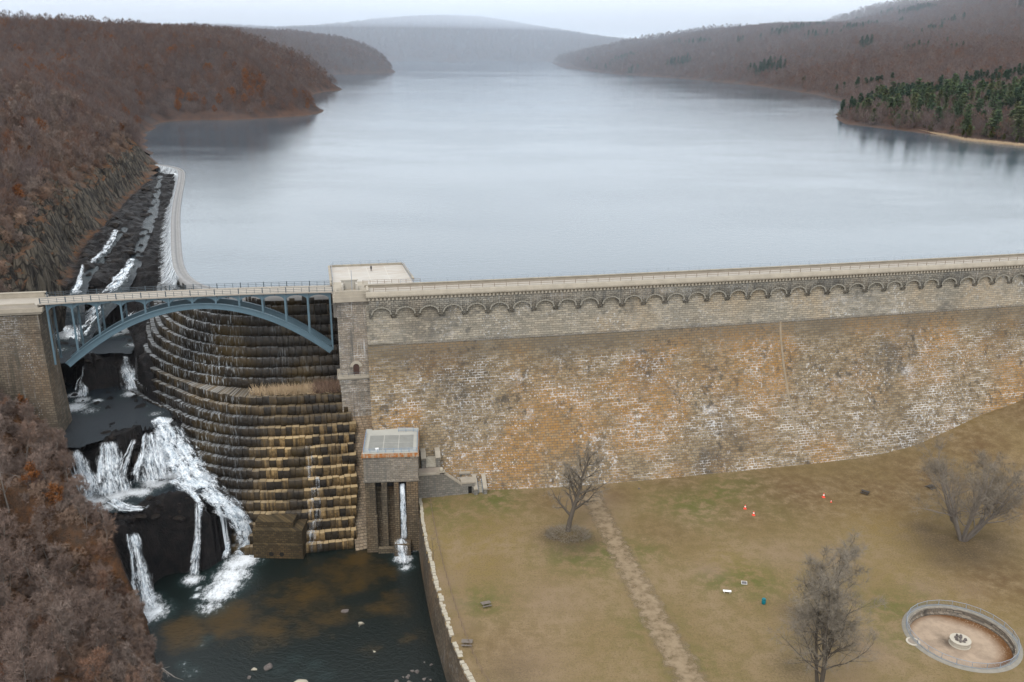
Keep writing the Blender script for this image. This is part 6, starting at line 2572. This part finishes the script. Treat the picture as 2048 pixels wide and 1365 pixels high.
def scatter(name, pts, rot, scl, idx, col_, label, cat):
    me = bpy.data.meshes.new(name)
    me.vertices.add(len(pts))
    me.vertices.foreach_set('co', np.asarray(pts, np.float32).ravel())
    add_attr(me, 'rot', rot)
    add_attr(me, 'scl', scl)
    a = me.attributes.new('idx', 'INT', 'POINT')
    a.data.foreach_set('value', np.asarray(idx, np.int32))
    o = bpy.data.objects.new(name, me)
    COL.objects.link(o)
    ng = bpy.data.node_groups.new(name, 'GeometryNodeTree')
    ng.interface.new_socket('Geometry', in_out='INPUT', socket_type='NodeSocketGeometry')
    ng.interface.new_socket('Geometry', in_out='OUTPUT', socket_type='NodeSocketGeometry')
    N = ng.nodes
    gi, go = N.new('NodeGroupInput'), N.new('NodeGroupOutput')
    iop = N.new('GeometryNodeInstanceOnPoints')
    ci = N.new('GeometryNodeCollectionInfo')
    ci.inputs['Collection'].default_value = col_
    ci.inputs['Separate Children'].default_value = True
    ci.inputs['Reset Children'].default_value = True

    def na(n, typ):
        q = N.new('GeometryNodeInputNamedAttribute')
        q.data_type = typ
        q.inputs['Name'].default_value = n
        return q.outputs[0]
    cx = N.new('ShaderNodeCombineXYZ')
    L = ng.links
    L.new(na('rot', 'FLOAT'), cx.inputs[2])
    L.new(gi.outputs[0], iop.inputs['Points'])
    L.new(ci.outputs[0], iop.inputs['Instance'])
    iop.inputs['Pick Instance'].default_value = True
    L.new(na('idx', 'INT'), iop.inputs['Instance Index'])
    L.new(cx.outputs[0], iop.inputs['Rotation'])
    L.new(na('scl', 'FLOAT'), iop.inputs['Scale'])
    L.new(iop.outputs[0], go.inputs[0])
    md = o.modifiers.new('scatter', 'NODES')
    md.node_group = ng
    structure(o, 'stuff', label, cat)
    return o


def field(x0, x1, y0, y1, step, seed):
    rs = np.random.RandomState(seed)
    X, Y = np.meshgrid(np.arange(x0, x1, step), np.arange(y0, y1, step))
    x = X.ravel() + rs.uniform(-.48, .48, X.size) * step
    y = Y.ravel() + rs.uniform(-.48, .48, X.size) * step
    m = np.abs(x) < .575 * (.95 * y + 15) + 25
    return x[m], y[m], rs


# mid-distance trees reuse the finer crowns without their trunks' detail
mid_protos = [(far_tree(400 + i, 12, 4.3, 420, .055), M['twig_far']) for i in range(5)] + [(far_tree(410 + i, 10, 3.6, 420, .10), M['oak_leaf']) for i in range(1)]
far_protos = [(far_tree(420 + i, 13, 5.2, 110, .22), M['twig_far']) for i in range(5)]
con_far = [(conifer_meshes(440 + i, 16, 4.8)[1], M['needle_far']) for i in range(2)]
cm = proto_col('mid_tree', mid_protos)
cf_ = proto_col('far_tree', far_protos + con_far)
shr = [(m[1], M['brush'] if i == 1 else M['twig']) for i, m in enumerate(shrub_p)]
cs = proto_col('shrub', shr)

# hillside and left wood to 1000 m
x, y, rs = field(-620, -60, 240, 1000, 5.0, 1)
h = land_h(x, y)
bx, _ = bank_at(y)
s, ins = dist_in(WET, x, y)
ok = np.where(y < 540, (bx - x) > np.where(y < 500, 14, 6), (~ins) & (s > 3)) & ~((y < 500) & (bx - x < 150) & (rs.rand(len(x)) < .35))
x, y, h = x[ok], y[ok], h[ok]
cl = fbm(x / 40, y / 40, 3, 88)
idx = np.where((rs.rand(len(x)) < .03 + .25 * (cl > .62)), 5, rs.randint(0, 5, len(x)))
sc = rs.uniform(.6, 1.1, len(x))
sc *= np.where(y > 540, np.clip(.75 + dist_in(WET, x, y)[0] / 60, .75, 1), 1)
scatter("woods", np.stack([x, y, h - .3], 1), rs.rand(len(x)) * 6.28, sc, idx, cm, "brown leafless wood covering the left hillside and first point", "woods")
print('woods left', len(x))
# left points, 1000-2700 m, and the right shore
x, y, rs = field(-1100, 1500, 640, 2700, 8.5, 2)
s, ins = dist_in(WET, x, y)
ok = (~ins) & (s > 3) & (s < 900) & ~((x < 0) & (y < 985)) & ((x < 0) | (y > 640))
x, y, s = x[ok], y[ok], s[ok]
h = hills_h(x, y)
con = (fbm(x / 90, y / 70, 3, 55) > np.where((x > 260) & (y < 1250), .60, .74)) & (x > 200)
idx = np.where(con & (rs.rand(len(x)) < .8), rs.randint(5, 7, len(x)), rs.randint(0, 5, len(x)))
scatter("woods", np.stack([x, y, h - .3], 1), rs.rand(len(x)) * 6.28, rs.uniform(.65, 1.2, len(x)) * np.clip(.8 + s / 80, .8, 1), idx, cf_, "hazy grey brown woods along both shores of the reservoir", "woods")
print('woods mid', len(x))
x, y, rs = field(-3000, 3200, 2700, 6800, 19.0, 3)
s, ins = dist_in(WET, x, y)
ok = (~ins) & (s > 4) & (s < 3000)
x, y = x[ok], y[ok]
h = hills_h(x, y)
scatter("woods", np.stack([x, y, h - 1], 1), rs.rand(len(x)) * 6.28, rs.uniform(1.3, 2.0, len(x)), rs.randint(0, 5, len(x)), cf_, "blue grey wooded ridges at the reservoir's far end", "woods")
print('woods far', len(x))
# low scrub on both banks
x, y, rs = field(-330, -50, 110, 500, 1.95, 4)
bx, _ = bank_at(y)
off = bx - x
ok = (off > np.where(y > 235, 11, 1.2)) & (off < np.where(y < 230, 75, 110)) & ~((y > 207) & (y < 226) & (x > -156) & (x < -106)) & (rs.rand(len(x)) < np.where((off < 16) & (y < 215), .9, .58))
x, y = x[ok], y[ok]
scatter("scrub", np.stack([x, y, land_h(x, y) - .2], 1), rs.rand(len(x)) * 6.28, rs.uniform(.4, 1.1, len(x)), rs.randint(0, 3, len(x)), cs, "tangled grey brown scrub over the left bank and cliff top", "scrub")
print('scrub', len(x))
# trees among the right shore's conifers
x, y, rs = field(270, 800, 560, 980, 6.5, 6)
s, ins = dist_in(WET, x, y)
ok = (~ins) & (s > 4) & (s < 300)
x, y, s = x[ok], y[ok], s[ok]
h = hills_h(x, y)
con = fbm(x / 60, y / 60, 3, 58) > .52
idx = np.where(con & (rs.rand(len(x)) < .35), 5, rs.randint(0, 5, len(x)))
idx = np.where(idx == 5, rs.randint(0, 5, len(x)), idx)
scatter("woods", np.stack([x, y, h - .3], 1), rs.rand(len(x)) * 6.28, rs.uniform(.6, 1.1, len(x)) * np.clip(.5 + s / 40, .5, 1), idx, cm, "leafless trees mixed among the conifers on the right shore", "woods")

# far road bridge at the head of the lake
fa, fb = P(985, 119.5, 50), P(1112, 119.5, 50)
fb_ = thing("road_bridge", "long low dark road bridge on pale piers at the lake's far end", "bridge", (fa + fb) / 2)
fd = (fb - fa)
fL = np.linalg.norm(fd)
fd /= fL
fn = np.array([-fd[1], fd[0], 0])
mb = MB()
zt = 48 + 22
mb.box(np.array([fa[0], fa[1], zt]), fd * fL, fn * 12, (0, 0, 3.5))
mb.build("deck", M['steel_dark'], fb_)
for u in (1060, 1064, 1101):
    q = P(u, 121.5, 48)
    m = MB()
    m.cbox((q[0], fa[1] + (fb[1] - fa[1]) * (q[0] - fa[0]) / (fb[0] - fa[0]) + 5, 44), 7, 9, 26)
    m.build("pier", M['white'], fb_)

mist_m = bpy.data.materials.new("mist")
mist_m.use_nodes = True
nt = mist_m.node_tree
nt.nodes.clear()
mo = nt.nodes.new('ShaderNodeOutputMaterial')
mv = nt.nodes.new('ShaderNodeVolumePrincipled')
mv.inputs['Color'].default_value = (.76, .86, .98, 1)
mv.inputs['Density'].default_value = 0.00023
nt.links.new(mv.outputs[0], mo.inputs['Volume'])
mist = MB().box((-4100, 1500, -10), (8400, 0, 0), (0, 6650, 0), (0, 0, 335)).build("mist", mist_m)
structure(mist, 'stuff', "blue grey mist over the far end of the reservoir", "mist")
cl_m = mist_m.copy()
cl_m.name = "low_cloud"
[n for n in cl_m.node_tree.nodes if n.type == 'PRINCIPLED_VOLUME'][0].inputs['Density'].default_value = 0.0004
cl_m.node_tree.nodes['Principled Volume'].inputs['Color'].default_value = (.86, .9, .97, 1)
lc = MB().box((-4000, 2400, 172), (8200, 0, 0), (0, 5650, 0), (0, 0, 150)).build("low_cloud", cl_m)
structure(lc, 'stuff', "low white cloud lying on the far hilltops", "cloud")

# ------------------------------------------------------------------ haze: damp air over the whole valley
hb = MB().box((-4200, -300, -17), (8600, 0, 0), (0, 8600, 0), (0, 0, 330))
hz_m = bpy.data.materials.new("haze")
hz_m.use_nodes = True
nt = hz_m.node_tree
nt.nodes.clear()
ho = nt.nodes.new('ShaderNodeOutputMaterial')
pv = nt.nodes.new('ShaderNodeVolumePrincipled')
pv.inputs['Color'].default_value = (.80, .86, .97, 1)
pv.inputs['Density'].default_value = 0.000016
pv.inputs['Anisotropy'].default_value = 0.1
nt.links.new(pv.outputs[0], ho.inputs['Volume'])
hz = hb.build("haze", hz_m)
structure(hz, 'stuff', "pale damp haze filling the valley", "haze")
